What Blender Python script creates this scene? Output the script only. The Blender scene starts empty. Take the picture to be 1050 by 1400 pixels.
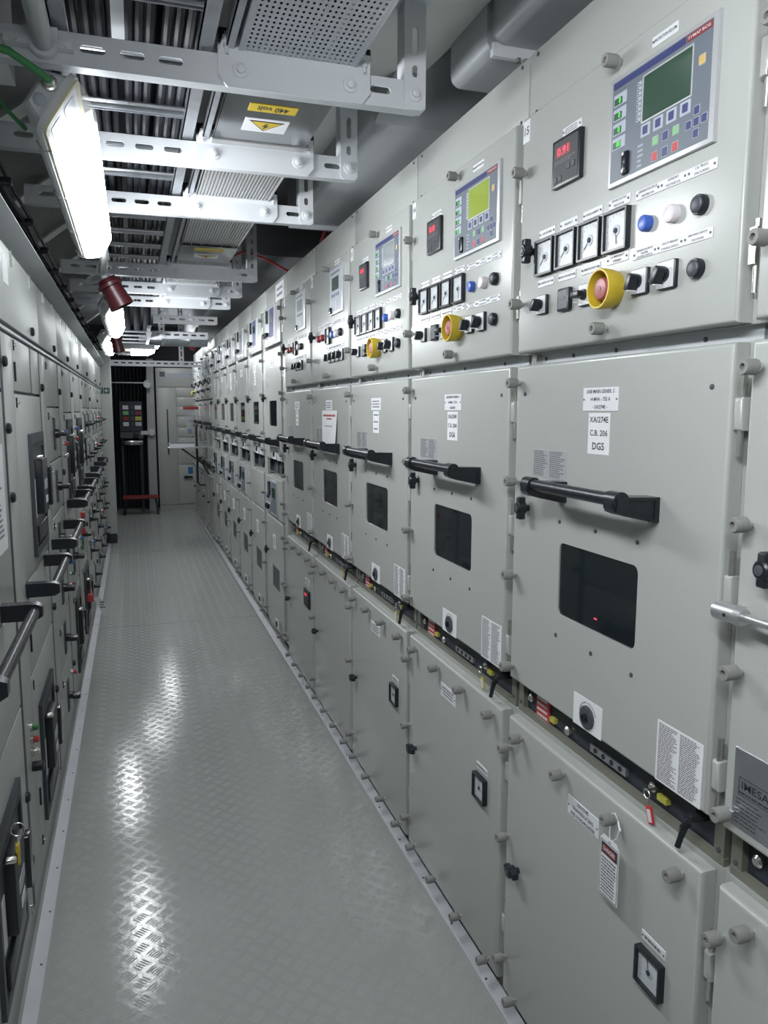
import bpy, math, random
from mathutils import Vector, Matrix
from mathutils.geometry import tessellate_polygon

sc = bpy.context.scene
C = sc.collection
R = math.radians
PI = math.pi
rnd = random.Random(7)

# ------------------------------------------------------------------ camera
ZC = 1.615
cam_d = bpy.data.cameras.new('camera')
cam = bpy.data.objects.new('camera', cam_d)
C.objects.link(cam)
cam_d.sensor_fit = 'VERTICAL'
cam_d.sensor_height = 36.0
cam_d.lens = 1047.0 / 1400.0 * 36.0
cam_d.clip_start = 0.02
cam_d.clip_end = 60
yaw, pit, roll = R(18.06), R(7.588), R(0.143)
Fv = Vector((math.sin(yaw) * math.cos(pit), math.cos(yaw) * math.cos(pit), -math.sin(pit)))
Rv = Vector((math.cos(yaw), -math.sin(yaw), 0))
Uv = Rv.cross(Fv)
Rv, Uv = math.cos(roll) * Rv + math.sin(roll) * Uv, -math.sin(roll) * Rv + math.cos(roll) * Uv
mw = Matrix((Rv, Uv, -Fv)).transposed().to_4x4()
mw.translation = (0, 0, ZC)
cam.matrix_world = mw
sc.camera = cam

# ------------------------------------------------------------------ world and exposure
w = bpy.data.worlds.new('world')
sc.world = w
w.use_nodes = True
w.node_tree.nodes['Background'].inputs[0].default_value = (0.45, 0.5, 0.6, 1)
w.node_tree.nodes['Background'].inputs[1].default_value = 0.02
sc.view_settings.view_transform = 'Standard'
sc.view_settings.look = 'None'
sc.view_settings.gamma = 1.0
sc.view_settings.use_curve_mapping = False
sc.view_settings.exposure = 0.0
LAMP_STRENGTH = 50.0

# ------------------------------------------------------------------ materials
MAT = {}


def mat(name, col, rough=0.5, metal=0.0, spec=0.5, emit=None, estr=0.0, noise=None, bump=None, coat=0.0, alpha=None):
    """noise=(scale, amount, detail): mottled wear in the colour; bump=(scale, distance): fine relief"""
    m = bpy.data.materials.new(name)
    m.use_nodes = True
    nt = m.node_tree
    b = nt.nodes['Principled BSDF']
    b.inputs['Base Color'].default_value = (*col, 1)
    b.inputs['Roughness'].default_value = rough
    b.inputs['Metallic'].default_value = metal
    b.inputs['Specular IOR Level'].default_value = spec
    b.inputs['Coat Weight'].default_value = coat
    b.inputs['Coat Roughness'].default_value = 0.12
    if emit:
        b.inputs['Emission Color'].default_value = (*emit, 1)
        b.inputs['Emission Strength'].default_value = estr
    if alpha is not None:
        b.inputs['Alpha'].default_value = alpha
    if noise or bump:
        tc = nt.nodes.new('ShaderNodeTexCoord')
    if noise:
        n = nt.nodes.new('ShaderNodeTexNoise')
        n.inputs['Scale'].default_value = noise[0]
        n.inputs['Detail'].default_value = noise[2]
        nt.links.new(tc.outputs['Object'], n.inputs['Vector'])
        mx = nt.nodes.new('ShaderNodeMix')
        mx.data_type = 'RGBA'
        a = noise[1]
        mx.inputs[6].default_value = (*[c * (1 - a) for c in col], 1)
        mx.inputs[7].default_value = (*[min(1, c * (1 + a)) for c in col], 1)
        nt.links.new(n.outputs['Fac'], mx.inputs[0])
        nt.links.new(mx.outputs[2], b.inputs['Base Color'])
        mr = nt.nodes.new('ShaderNodeMapRange')
        mr.inputs[1].default_value = 0.0
        mr.inputs[2].default_value = 1.0
        mr.inputs[3].default_value = rough * 0.85
        mr.inputs[4].default_value = min(1, rough * 1.15)
        nt.links.new(n.outputs['Fac'], mr.inputs[0])
        nt.links.new(mr.outputs[0], b.inputs['Roughness'])
    if bump:
        n2 = nt.nodes.new('ShaderNodeTexNoise')
        n2.inputs['Scale'].default_value = bump[0]
        n2.inputs['Detail'].default_value = 2
        nt.links.new(tc.outputs['Object'], n2.inputs['Vector'])
        bp = nt.nodes.new('ShaderNodeBump')
        bp.inputs['Distance'].default_value = bump[1]
        bp.inputs['Strength'].default_value = 0.5
        nt.links.new(n2.outputs['Fac'], bp.inputs['Height'])
        nt.links.new(bp.outputs[0], b.inputs['Normal'])
    MAT[name] = m
    return m


mat('paint', (0.408, 0.425, 0.407), 0.27, bump=(230, 0.0004))
mat('paint_left', (0.415, 0.432, 0.412), 0.36, bump=(230, 0.0004))
mat('paint_frame', (0.36, 0.375, 0.357), 0.4, bump=(230, 0.0004))
mat('floor', (0.335, 0.352, 0.340), 0.15, noise=(5, 0.05, 6), bump=(60, 0.0006))
mat('tread', (0.325, 0.342, 0.331), 0.45, spec=0.35, noise=(9, 0.06, 4))
mat('strip', (0.46, 0.47, 0.50), 0.42, metal=0.25, noise=(14, 0.12, 4))
mat('steel_white', (0.74, 0.765, 0.80), 0.45, bump=(40, 0.0012))
mat('galv', (0.50, 0.52, 0.55), 0.34, metal=0.85, noise=(24, 0.22, 4))
mat('zinc', (0.66, 0.66, 0.62), 0.24, metal=0.9, noise=(14, 0.08, 2))
mat('stainless', (0.36, 0.37, 0.38), 0.16, metal=1.0, noise=(3, 0.06, 3))
mat('alu_ribbed', (0.58, 0.58, 0.58), 0.34, metal=0.6, noise=(6, 0.08, 2))
mat('perforated', (0.56, 0.58, 0.62), 0.36, metal=0.55, noise=(5, 0.08, 3))
mat('duct', (0.44, 0.46, 0.48), 0.45, metal=0.25, bump=(12, 0.002))
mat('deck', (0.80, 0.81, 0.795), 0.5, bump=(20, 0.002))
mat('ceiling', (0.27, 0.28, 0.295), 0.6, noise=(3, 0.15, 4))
mat('black', (0.013, 0.016, 0.021), 0.32, noise=(30, 0.2, 2))
mat('black_matt', (0.016, 0.019, 0.025), 0.6, noise=(30, 0.2, 2))
mat('black_gloss', (0.010, 0.012, 0.017), 0.16, noise=(20, 0.2, 2))
mat('grey_dark', (0.065, 0.073, 0.085), 0.42, noise=(12, 0.1, 2))
mat('breaker', (0.050, 0.057, 0.068), 0.5, noise=(12, 0.1, 2))
mat('cable', (0.014, 0.016, 0.022), 0.55, spec=0.3, noise=(30, 0.25, 2))
mat('rail_olive', (0.22, 0.22, 0.185), 0.42, metal=0.3, noise=(14, 0.08, 2))
mat('alu', (0.55, 0.56, 0.57), 0.38, metal=0.8, noise=(30, 0.04, 2))
mat('cable_black', (0.009, 0.010, 0.014), 0.9, spec=0.1, noise=(30, 0.2, 2))
mat('recess', (0.030, 0.037, 0.050), 0.5, noise=(8, 0.2, 2))
mat('knob_grey', (0.235, 0.24, 0.225), 0.55, noise=(60, 0.08, 2), bump=(500, 0.001))
mat('white', (0.72, 0.73, 0.76), 0.45, noise=(40, 0.02, 2))
mat('paper', (0.74, 0.75, 0.77), 0.7, noise=(30, 0.03, 2))
mat('ink', (0.03, 0.033, 0.04), 0.6, noise=(30, 0.1, 2))
mat('ink_grey', (0.16, 0.165, 0.175), 0.6, noise=(30, 0.1, 2))
mat('relay_grey', (0.135, 0.160, 0.195), 0.4, noise=(20, 0.03, 2))
mat('relay_pale', (0.42, 0.46, 0.53), 0.4, noise=(20, 0.03, 2))
mat('relay_frame', (0.55, 0.56, 0.58), 0.35, metal=0.4, noise=(20, 0.03, 2))
mat('navy', (0.035, 0.045, 0.16), 0.35, noise=(20, 0.05, 2))
mat('red_dark', (0.22, 0.03, 0.035), 0.4, noise=(20, 0.1, 2))
mat('red_cap', (0.055, 0.006, 0.010), 0.38, noise=(12, 0.12, 2))
mat('red', (0.5, 0.045, 0.05), 0.4, noise=(20, 0.08, 2))
mat('pink_red', (0.36, 0.10, 0.10), 0.35, noise=(20, 0.05, 2))
mat('yellow', (0.58, 0.42, 0.03), 0.4, noise=(14, 0.05, 2))
mat('dial', (0.54, 0.57, 0.59), 0.35, noise=(40, 0.02, 2))
mat('meter_face', (0.022, 0.025, 0.030), 0.5, noise=(20, 0.1, 2))
mat('yellow_pale', (0.46, 0.44, 0.08), 0.45, noise=(14, 0.05, 2))
mat('orange', (0.62, 0.42, 0.12), 0.4, noise=(14, 0.05, 2))
mat('blue', (0.05, 0.12, 0.48), 0.3, noise=(14, 0.05, 2))
mat('pinkwhite', (0.72, 0.66, 0.70), 0.3, noise=(14, 0.02, 2))
mat('green', (0.045, 0.22, 0.075), 0.4, noise=(14, 0.08, 2))
mat('key_green', (0.22, 0.48, 0.22), 0.4, noise=(14, 0.05, 2))
mat('lcd_dark', (0.045, 0.085, 0.06), 0.07, noise=(6, 0.05, 2))
mat('lcd_lit', (0.22, 0.29, 0.04), 0.10, emit=(0.42, 0.55, 0.06), estr=0.20, noise=(6, 0.05, 2))
mat('lcd_grey', (0.22, 0.25, 0.27), 0.12, noise=(6, 0.05, 2))
mat('led_window', (0.02, 0.10, 0.04), 0.3, noise=(6, 0.05, 2))
mat('led_green', (0.05, 0.5, 0.05), 0.4, emit=(0.15, 1, 0.12), estr=0.9)
mat('led_red', (0.5, 0.03, 0.06), 0.4, emit=(1, 0.06, 0.14), estr=1.2)
mat('glass_dark', (0.012, 0.017, 0.02), 0.05, noise=(4, 0.2, 2))
mat('sky_blue', (0.03, 0.16, 0.42), 0.4, noise=(14, 0.1, 2))
mat('exit_green', (0.02, 0.09, 0.085), 0.4, noise=(14, 0.1, 2))
mat('pipe', (0.50, 0.52, 0.54), 0.32, noise=(6, 0.05, 3))
mat('lamp_body', (0.60, 0.62, 0.65), 0.42, noise=(20, 0.03, 2))
mat('gasket', (0.62, 0.58, 0.40), 0.5, noise=(20, 0.15, 2))
mat('concrete', (0.34, 0.35, 0.355), 0.75, noise=(5, 0.25, 5), bump=(14, 0.008))
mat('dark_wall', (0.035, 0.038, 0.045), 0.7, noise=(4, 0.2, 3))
mat('fluor', (0.9, 0.92, 0.95), 0.4, emit=(0.945, 0.975, 1.0), estr=LAMP_STRENGTH)
mat('cover_side', (0.78, 0.79, 0.80), 0.35, emit=(0.93, 0.97, 1.0), estr=15.0)
mat('cover_top', (0.78, 0.79, 0.80), 0.35, emit=(0.93, 0.97, 1.0), estr=17.0)
mat('clear', (0.85, 0.88, 0.92), 0.08, alpha=0.22)
mat('pocket', (0.8, 0.83, 0.86), 0.15, alpha=0.35)

# ------------------------------------------------------------------ mesh builder


class MB:
    def __init__(s):
        s.v = []
        s.f = []

    def add(s, vs, fs):
        o = len(s.v)
        s.v += [tuple(v) for v in vs]
        s.f += [tuple(i + o for i in f) for f in fs]
        return s

    def box(s, x0, x1, y0, y1, z0, z1):
        return s.add([(x0, y0, z0), (x1, y0, z0), (x1, y1, z0), (x0, y1, z0), (x0, y0, z1), (x1, y0, z1), (x1, y1, z1), (x0, y1, z1)],
                     [(0, 3, 2, 1), (4, 5, 6, 7), (0, 1, 5, 4), (1, 2, 6, 5), (2, 3, 7, 6), (3, 0, 4, 7)])

    def rings(s, rings, cap0=True, cap1=True):
        n = len(rings[0])
        vs = [p for r in rings for p in r]
        fs = []
        for k in range(len(rings) - 1):
            for i in range(n):
                j = (i + 1) % n
                fs.append((k * n + i, k * n + j, (k + 1) * n + j, (k + 1) * n + i))
        if cap0:
            fs.append(tuple(reversed(range(n))))
        if cap1:
            fs.append(tuple((len(rings) - 1) * n + i for i in range(n)))
        return s.add(vs, fs)

    def slab(s, x0, x1, z0, z1, y0, y1, r=0.004, cr=0.0, seg=3):
        """block seen from -y: front at y0 with edges rounded by r, back at y1; cr rounds the corners"""
        def loop(ins, y):
            a, b, c, d = x0 + ins, x1 - ins, z0 + ins, z1 - ins
            rr = max(cr - ins, 0.0)
            if cr <= 0:
                return [(a, y, c), (b, y, c), (b, y, d), (a, y, d)]
            out = []
            for cx, cz, a0 in ((b - rr, c + rr, -90), (b - rr, d - rr, 0), (a + rr, d - rr, 90), (a + rr, c + rr, 180)):
                for k in range(4):
                    t = R(a0 + 30 * k)
                    out.append((cx + rr * math.cos(t), y, cz + rr * math.sin(t)))
            return out
        rs = [loop(0, y1)]
        for k in range(seg + 1):
            t = k / seg * PI / 2
            rs.append(loop(r * (1 - math.cos(t)), y0 + r * (1 - math.sin(t))))
        return s.rings(rs)

    def lathe(s, prof, seg=16, axis='y', o=(0, 0, 0)):
        """prof: list of (radius, distance along axis)"""
        rs = []
        for r, t in prof:
            ring = []
            for k in range(seg):
                a = 2 * PI * k / seg
                c, d = r * math.cos(a), r * math.sin(a)
                p = (c, t, d) if axis == 'y' else ((t, c, d) if axis == 'x' else (c, d, t))
                ring.append((p[0] + o[0], p[1] + o[1], p[2] + o[2]))
            rs.append(ring)
        return s.rings(rs)

    def tube(s, pts, r, seg=8):
        pts = [Vector(p) for p in pts]
        rs = []
        up = Vector((0.13, 0.21, 0.97))
        for i, p in enumerate(pts):
            d = (pts[min(i + 1, len(pts) - 1)] - pts[max(i - 1, 0)]).normalized()
            a = d.cross(up)
            if a.length < 1e-3:
                a = d.cross(Vector((1, 0, 0)))
            a.normalize()
            b = d.cross(a)
            rr = r[i] if isinstance(r, (list, tuple)) else r
            rs.append([p + rr * (math.cos(2 * PI * k / seg) * a + math.sin(2 * PI * k / seg) * b) for k in range(seg)])
        return s.rings(rs)

    def plate(s, outer, holes, y0, y1, fmap=None):
        """flat plate in x-z with real holes; y0 front, y1 back"""
        fmap = fmap or (lambda x, y, z: (x, y, z))
        loops = [outer] + holes
        flat = [p for l in loops for p in l]
        tris = tessellate_polygon([[Vector((p[0], p[1], 0)) for p in l] for l in loops])
        n = len(flat)
        vs = [fmap(p[0], y0, p[1]) for p in flat] + [fmap(p[0], y1, p[1]) for p in flat]
        fs = [tuple(t) for t in tris] + [tuple(i + n for i in reversed(t)) for t in tris]
        o = 0
        for l in loops:
            m = len(l)
            for i in range(m):
                j = (i + 1) % m
                fs.append((o + i, o + j, o + j + n, o + i + n))
            o += m
        return s.add(vs, fs)

    def prism(s, poly, y0, y1):
        """poly in x-z extruded along y"""
        return s.rings([[(p[0], y0, p[1]) for p in poly], [(p[0], y1, p[1]) for p in poly]])

    def mesh(s, name, m, smooth=40):
        me = bpy.data.meshes.new(name)
        me.from_pydata(s.v, [], s.f)
        me.materials.append(MAT[m])
        if smooth:
            me.shade_smooth()
            me.set_sharp_from_angle(angle=R(smooth))
        return me


def rrect(x0, x1, z0, z1, r, n=4):
    out = []
    for cx, cz, a0 in ((x1 - r, z0 + r, -90), (x1 - r, z1 - r, 0), (x0 + r, z1 - r, 90), (x0 + r, z0 + r, 180)):
        for k in range(n):
            t = R(a0 + 90.0 / (n - 1) * k)
            out.append((cx + r * math.cos(t), cz + r * math.sin(t)))
    return out


def recalc(me):
    import bmesh
    bm = bmesh.new()
    bm.from_mesh(me)
    bmesh.ops.recalc_face_normals(bm, faces=bm.faces)
    bm.to_mesh(me)
    bm.free()
    return me


CACHE = {}


def cm(key, m, fn, smooth=40, fix=False):
    """a mesh built once and shared"""
    k = (key, m)
    if k not in CACHE:
        b = MB()
        fn(b)
        me = b.mesh(key if isinstance(key, str) else key[0], m, smooth)
        if fix:
            recalc(me)
        CACHE[k] = me
    return CACHE[k]


def ob(name, me, parent=None, loc=(0, 0, 0), rot=None, label=None):
    o = bpy.data.objects.new(name, me)
    C.objects.link(o)
    o.location = loc
    if rot:
        o.rotation_euler = rot
    if parent:
        o.parent = parent
    if label:
        o['label'] = label
    return o


def part(name, m, parent, fn, loc=(0, 0, 0), rot=None, label=None, smooth=40, fix=False):
    b = MB()
    fn(b)
    me = b.mesh(name, m, smooth)
    if fix:
        recalc(me)
    return ob(name, me, parent, loc, rot, label)


def tag(o, label, cat, group=None, kind=None):
    if label:
        o['label'] = label
    if cat:
        o['category'] = cat
    if group:
        o['group'] = group
    if kind:
        o['kind'] = kind
    return o


def thing(name, label, cat, loc=(0, 0, 0), rz=0.0, group=None, rot=None):
    o = bpy.data.objects.new(name, None)
    o.empty_display_size = 0.05
    C.objects.link(o)
    o.location = loc
    o.rotation_euler = rot or (0, 0, rz)
    return tag(o, label, cat, group)


def struct(name, m, fn, label, cat):
    o = part(name, m, None, fn, fix=True)
    o['kind'] = 'structure'
    o['label'] = label
    return o


# lettering ---------------------------------------------------------
def text_mesh(txt, m):
    k = ('txt', txt, m)
    if k not in CACHE:
        cu = bpy.data.curves.new('t', 'FONT')
        cu.body = txt
        cu.align_x = 'CENTER'
        cu.align_y = 'CENTER'
        cu.size = 1.0
        cu.resolution_u = 2
        cu.offset = 0.012
        o = bpy.data.objects.new('t', cu)
        C.objects.link(o)
        me = bpy.data.meshes.new_from_object(o)
        bpy.data.objects.remove(o)
        bpy.data.curves.remove(cu)
        xs = [v.co.x for v in me.vertices] or [0]
        wd = (max(xs) - min(xs)) or 1
        for v in me.vertices:
            v.co = (v.co.x, 0, v.co.y)
        me.materials.clear()
        me.materials.append(MAT[m])
        me.name = 'lettering'
        CACHE[k] = (me, wd)
    return CACHE[k]


def letter(parent, txt, x, z, h, y, m='ink', width=None, rot=None, name='lettering'):
    """h: letter cap height; width: fit to this width"""
    me, wd = text_mesh(txt, m)
    s = h / 0.7
    o = ob(name, me, parent, (x, y, z), rot)
    o.scale = ((width / wd) if width else s, 1, s)
    return o


def lines(parent, x0, x1, z0, z1, n, y, m='ink_grey', fill=0.45, seed=1, name='printed_text', ragged=0.35):
    """fine print too small to read: rows of short dashes"""
    rr = random.Random(seed)

    def f(b):
        st = (z1 - z0) / n
        for i in range(n):
            zc = z1 - (i + 0.5) * st
            xe = x1 - rr.random() * ragged * (x1 - x0)
            x = x0
            while x < xe:
                wd = (x1 - x0) * (0.06 + 0.14 * rr.random())
                b.add([(x, y, zc - st * fill / 2), (min(x + wd, xe), y, zc - st * fill / 2), (min(x + wd, xe), y, zc + st * fill / 2), (x, y, zc + st * fill / 2)], [(0, 1, 2, 3)])
                x += wd + (x1 - x0) * 0.025
    me = cm((name, round(x0, 4), round(x1, 4), round(z0, 4), round(z1, 4), n, round(y, 4), seed), m, f, smooth=0)
    return ob(name, me, parent)


def label_plate(parent, x0, x1, z0, z1, txt=(), h=0.006, y=0.0, t=0.0016, screws=True, m='white', name='label_plate', rows=0, ink='ink', seed=3):
    me = cm((name, round(x1 - x0, 4), round(z1 - z0, 4), t), m, lambda b: b.slab(0, x1 - x0, 0, z1 - z0, -t, 0, min(0.0005, t / 2), 0, 1))
    o = ob(name, me, parent, (x0, y, z0))
    wd, ht = x1 - x0, z1 - z0
    if screws:
        sm = cm(('screw', 1), 'ink_grey', lambda b: b.lathe([(0.0022, 0), (0.0022, -0.0012), (0.0012, -0.002)], 8))
        for sx in (0.0045, wd - 0.0045):
            ob('screw', sm, o, (sx, -t, ht / 2))
    n = len(txt)
    for i, tx in enumerate(txt):
        zz = ht * (n - i - 0.5) / n if n > 1 else ht / 2
        mx = wd * (0.8 if screws else 0.92)
        _, w0 = text_mesh(tx, ink)
        w1 = min(mx, w0 * h / 0.7)
        letter(o, tx, wd / 2, zz, h, -t - 0.0004, ink, w1)
    if rows:
        lines(o, wd * 0.14, wd * 0.86, ht * 0.16, ht * 0.84, rows, -t - 0.0004, seed=seed, ragged=0.1)
    return o


# ------------------------------------------------------------------ the room shell
XR, XL = 0.9, -0.345
YF = 13.3      # far wall
YB = -2.6      # wall behind the camera
HC = 2.95      # deck head
struct('floor', 'floor', lambda b: b.box(XL - 0.9, XR + 1.1, YB, YF, -0.05, 0.0), 'grey painted steel tread plate floor of the aisle', 'floor')
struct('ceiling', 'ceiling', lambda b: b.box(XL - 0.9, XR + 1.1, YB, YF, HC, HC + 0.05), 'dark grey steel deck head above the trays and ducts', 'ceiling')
struct('wall_left', 'paint_frame', lambda b: b.box(XL - 0.9, XL - 0.84, YB, YF, 0, HC), 'grey wall behind the left cabinets', 'wall')
struct('wall_right', 'paint_frame', lambda b: b.box(XR + 1.04, XR + 1.1, YB, YF, 0, HC), 'grey wall behind the right switchgear', 'wall')
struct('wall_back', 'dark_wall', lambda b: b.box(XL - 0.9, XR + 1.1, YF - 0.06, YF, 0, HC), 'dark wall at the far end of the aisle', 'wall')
struct('wall_front', 'paint_frame', lambda b: b.box(XL - 0.9, XR + 1.1, YB, YB + 0.06, 0, HC), 'grey wall behind the photographer', 'wall')
FLOOR = bpy.data.objects['floor']


def tread():
    import numpy as np
    cell, L, W, H, sp = 0.052, 0.036, 0.0058, 0.00055, 0.0088
    tmpl = np.array([(-L / 2, 0, 0), (-L * 0.3, -W / 2, 0), (L * 0.3, -W / 2, 0), (L / 2, 0, 0), (L * 0.3, W / 2, 0), (-L * 0.3, W / 2, 0), (-L * 0.28, 0, H), (L * 0.28, 0, H)])
    tf = [(0, 1, 6), (1, 2, 7, 6), (2, 3, 7), (3, 4, 7), (4, 5, 6, 7), (5, 0, 6)]
    c, s = math.cos(R(45)), math.sin(R(45))
    V = []
    n = int(16 / cell)
    for i in range(-n, n):
        for j in range(-n, n):
            u, v = i * cell, j * cell
            x, y = c * u - s * v, s * u + c * v
            if not (-0.27 < x < 0.85 and 0.6 < y < 12.7):
                continue
            horiz = (i + j) % 2
            a = R(45) + (R(90) if horiz else 0)
            ca, sa = math.cos(a), math.sin(a)
            for k in range(5):
                off = (k - 2) * sp
                px, py = x - sa * off, y + ca * off
                q = tmpl.copy()
                q[:, 0] = px + ca * tmpl[:, 0] - sa * tmpl[:, 1]
                q[:, 1] = py + sa * tmpl[:, 0] + ca * tmpl[:, 1]
                V.append(q)
    nb = len(V)
    V = np.concatenate(V)
    fs = []
    for k in range(nb):
        o = 8 * k
        fs += [tuple(i + o for i in f) for f in tf]
    me = bpy.data.meshes.new('tread_bars')
    me.from_pydata(V.tolist(), [], fs)
    me.materials.append(MAT['tread'])
    o = ob('tread_bars', me, FLOOR)
    o['kind'] = 'stuff'
    o['label'] = 'raised five-bar tread pattern of the floor plates'


tread()
# joints between floor plates, thin sunk lines, and the edge strips
for yj in (9.04, 5.9):
    part('plate_joint', 'recess', FLOOR, lambda b: b.box(-0.29, 0.87, yj, yj + 0.005, 0.0001, 0.0006))


def strip_fn(x0, x1, z):
    def f(b):
        b.rings([[(x0, y, 0), (x1, y, 0), (x1, y, z), (x0 + 0.004, y, 0.004)] for y in (0.3, 12.6)])
    return f


def trim(name, x0, x1, z, y0, y1, label):
    s = 1 if x1 > x0 else -1
    poly = [(x0, 0.0), (x1, 0.0), (x1, z), (x0 + s * 0.003, 0.005), (x0, 0.004)]
    o = part(name, 'strip', None, lambda b: b.prism(poly, y0, y1), fix=True)
    o['kind'] = 'structure'
    o['label'] = label
    n = int((y1 - y0) / 0.25)
    sm = cm(('strip_screw', 1), 'grey_dark', lambda b: b.lathe([(0.004, 0), (0.004, 0.0015), (0.001, 0.002)], 8, 'z'))
    for i in range(min(n, 24)):
        ob('screw', sm, o, (x0 + (x1 - x0) * 0.35, y0 + 0.1 + 0.25 * i, 0.007))


trim('trim_1', 0.884, 0.921, 0.014, 0.2, 12.4, 'flat metal strip along the foot of the right switchgear')
trim('trim_2', -0.302, -0.340, 0.014, 0.4, 9.7, 'flat metal strip along the foot of the left cabinets')

# ------------------------------------------------------------------ small shared fittings (local frame: x right, -y towards the viewer, z up)


def knob_thumb(b):
    b.lathe([(0.0105, -0.012), (0.0125, -0.013), (0.0125, -0.034), (0.0112, -0.037), (0.0055, -0.037), (0.0050, -0.030)], 14)


def knob_collar(b):
    b.lathe([(0.004, 0.0), (0.004, -0.006), (0.009, -0.0065), (0.0095, -0.011), (0.005, -0.0125)], 12)


def thumb(parent, x, z, y=0.0):
    o = ob('thumb_knob', cm('thumb_knob', 'knob_grey', knob_thumb), parent, (x, y, z))
    ob('collar', cm('collar', 'galv', knob_collar), o)
    return o


def wing_body(b):
    b.lathe([(0.008, 0), (0.008, -0.010), (0.0155, -0.012), (0.0155, -0.030), (0.0125, -0.033)], 14)
    b.slab(-0.0095, 0.0095, -0.027, 0.027, -0.030, -0.014, 0.004, 0.004, 2)


def wing_knob(parent, x, z, y=0.0, lay=False):
    o = ob('wing_knob', cm('wing_knob', 'black', wing_body), parent, (x, y, z), (0, PI / 2, 0) if lay else None)
    ob('cap', cm('wing_cap', 'grey_dark', lambda b: b.lathe([(0.0085, -0.032), (0.0085, -0.0345), (0.006, -0.0352)], 12)), o)
    return o


def screw_head(parent, x, z, y=0.0):
    return ob('screw', cm('screw_head', 'grey_dark', lambda b: b.lathe([(0.0048, 0), (0.0046, -0.002), (0.002, -0.0032)], 10)), parent, (x, y, z))


def hinge(parent, x, z, y, kind=0):
    if kind == 0:
        o = ob('hinge', cm('hinge_knuckle', 'paint', lambda b: b.slab(-0.009, 0.009, -0.026, 0.026, -0.009, 0.012, 0.006, 0, 3)), parent, (x, y, z))
        ob('pin', cm('hinge_pin', 'zinc', lambda b: b.lathe([(0.0052, -0.066), (0.0052, 0.066)], 10, 'z')), o, (0.001, 0.0, 0))
    else:
        o = ob('hinge', cm('hinge_leaf', 'zinc', lambda b: b.slab(-0.007, 0.007, -0.028, 0.028, -0.004, 0.004, 0.001, 0, 1)), parent, (x, y, z))
        ob('pin', cm('hinge_pin2', 'zinc', lambda b: b.lathe([(0.005, -0.070), (0.005, 0.04)], 10, 'z')), o, (0.0, 0.006, 0))
    return o


def arm_fn(b):
    # hollow bracket of the grab handle, front at y=-0.098
    zt = 0.023
    body = [[(-0.017, 0, -zt), (0.017, 0, -zt), (0.017, 0, zt), (-0.017, 0, zt)],
            [(-0.017, -0.012, -zt), (0.017, -0.012, -zt), (0.017, -0.012, zt), (-0.017, -0.012, zt)],
            [(-0.015, -0.075, -0.017 + 0.008), (0.015, -0.075, -0.017 + 0.008), (0.015, -0.075, 0.017 + 0.008), (-0.015, -0.075, 0.017 + 0.008)],
            [(-0.015, -0.090, -0.013 + 0.010), (0.015, -0.090, -0.013 + 0.010), (0.015, -0.090, 0.013 + 0.010), (-0.015, -0.090, 0.013 + 0.010)],
            [(-0.013, -0.097, -0.006 + 0.010), (0.013, -0.097, -0.006 + 0.010), (0.013, -0.097, 0.006 + 0.010), (-0.013, -0.097, 0.006 + 0.010)]]
    b.rings(body)
    # raised frame around the hollow on both sides
    out = [(0, -0.023), (-0.012, -0.023), (-0.075, -0.009), (-0.090, -0.003), (-0.090, 0.023), (-0.075, 0.025), (-0.012, 0.023), (0, 0.023)]
    hol = [(-0.010, -0.0165), (-0.066, -0.0045), (-0.066, 0.0190), (-0.010, 0.0170)]
    for sg in (-1, 1):
        b.plate(out, [hol], 0.0150 * sg, 0.0195 * sg, lambda p, q, r: (q, p, r))


def grab_handle(parent, x0, x1, z, m='black'):
    """handle between two brackets at x0 and x1 (local frame)"""
    o = part('grab_handle', m, parent, lambda b: b.lathe([(0.0125, 0.012), (0.0125, x1 - x0 - 0.012)], 16, 'x', (0, -0.080, 0.018)), (x0, 0, z), label='black tubular handle bar')
    am = cm('handle_bracket', m, arm_fn, fix=True)
    ob('bracket', am, o, (0.0, 0, 0))
    ob('bracket', am, o, (x1 - x0, 0, 0))
    cu = cm('handle_cuff', m, lambda b: b.lathe([(0.0165, -0.017), (0.0165, 0.017)], 16, 'x', (0, -0.080, 0.018)))
    ob('cuff', cu, o)
    ob('cuff', cu, o, (x1 - x0, 0, 0))
    return o


def door(parent, name, x0, x1, z0, z1, m='paint', t=0.030, r=0.007, hole=None, label=None):
    def f(b):
        def loop(ins, y):
            return [(x0 + ins, y, z0 + ins), (x1 - ins, y, z0 + ins), (x1 - ins, y, z1 - ins), (x0 + ins, y, z1 - ins)]
        rs = [loop(0, t)]
        for k in range(5):
            a = k / 4 * PI / 2
            rs.append(loop(r * (1 - math.cos(a)), r * (1 - math.sin(a))))
        if not hole:
            b.rings(rs)
        else:
            b.rings(rs, True, False)
            outer = [(x0 + r, z0 + r), (x1 - r, z0 + r), (x1 - r, z1 - r), (x0 + r, z1 - r)]
            tris = tessellate_polygon([[Vector((p[0], p[1], 0)) for p in outer], [Vector((p[0], p[1], 0)) for p in hole]])
            pts = outer + hole
            b.add([(p[0], 0, p[1]) for p in pts], [tuple(q) for q in tris])
            n = len(hole)
            b.add([(p[0], 0, p[1]) for p in hole] + [(p[0], 0.004, p[1]) for p in hole], [(i, (i + 1) % n, (i + 1) % n + n, i + n) for i in range(n)])
    key = (name, round(x0, 4), round(x1, 4), round(z0, 4), round(z1, 4), bool(hole), m)
    me = cm(key, m, f, 32, True)
    return ob(name, me, parent, label=label)


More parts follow.
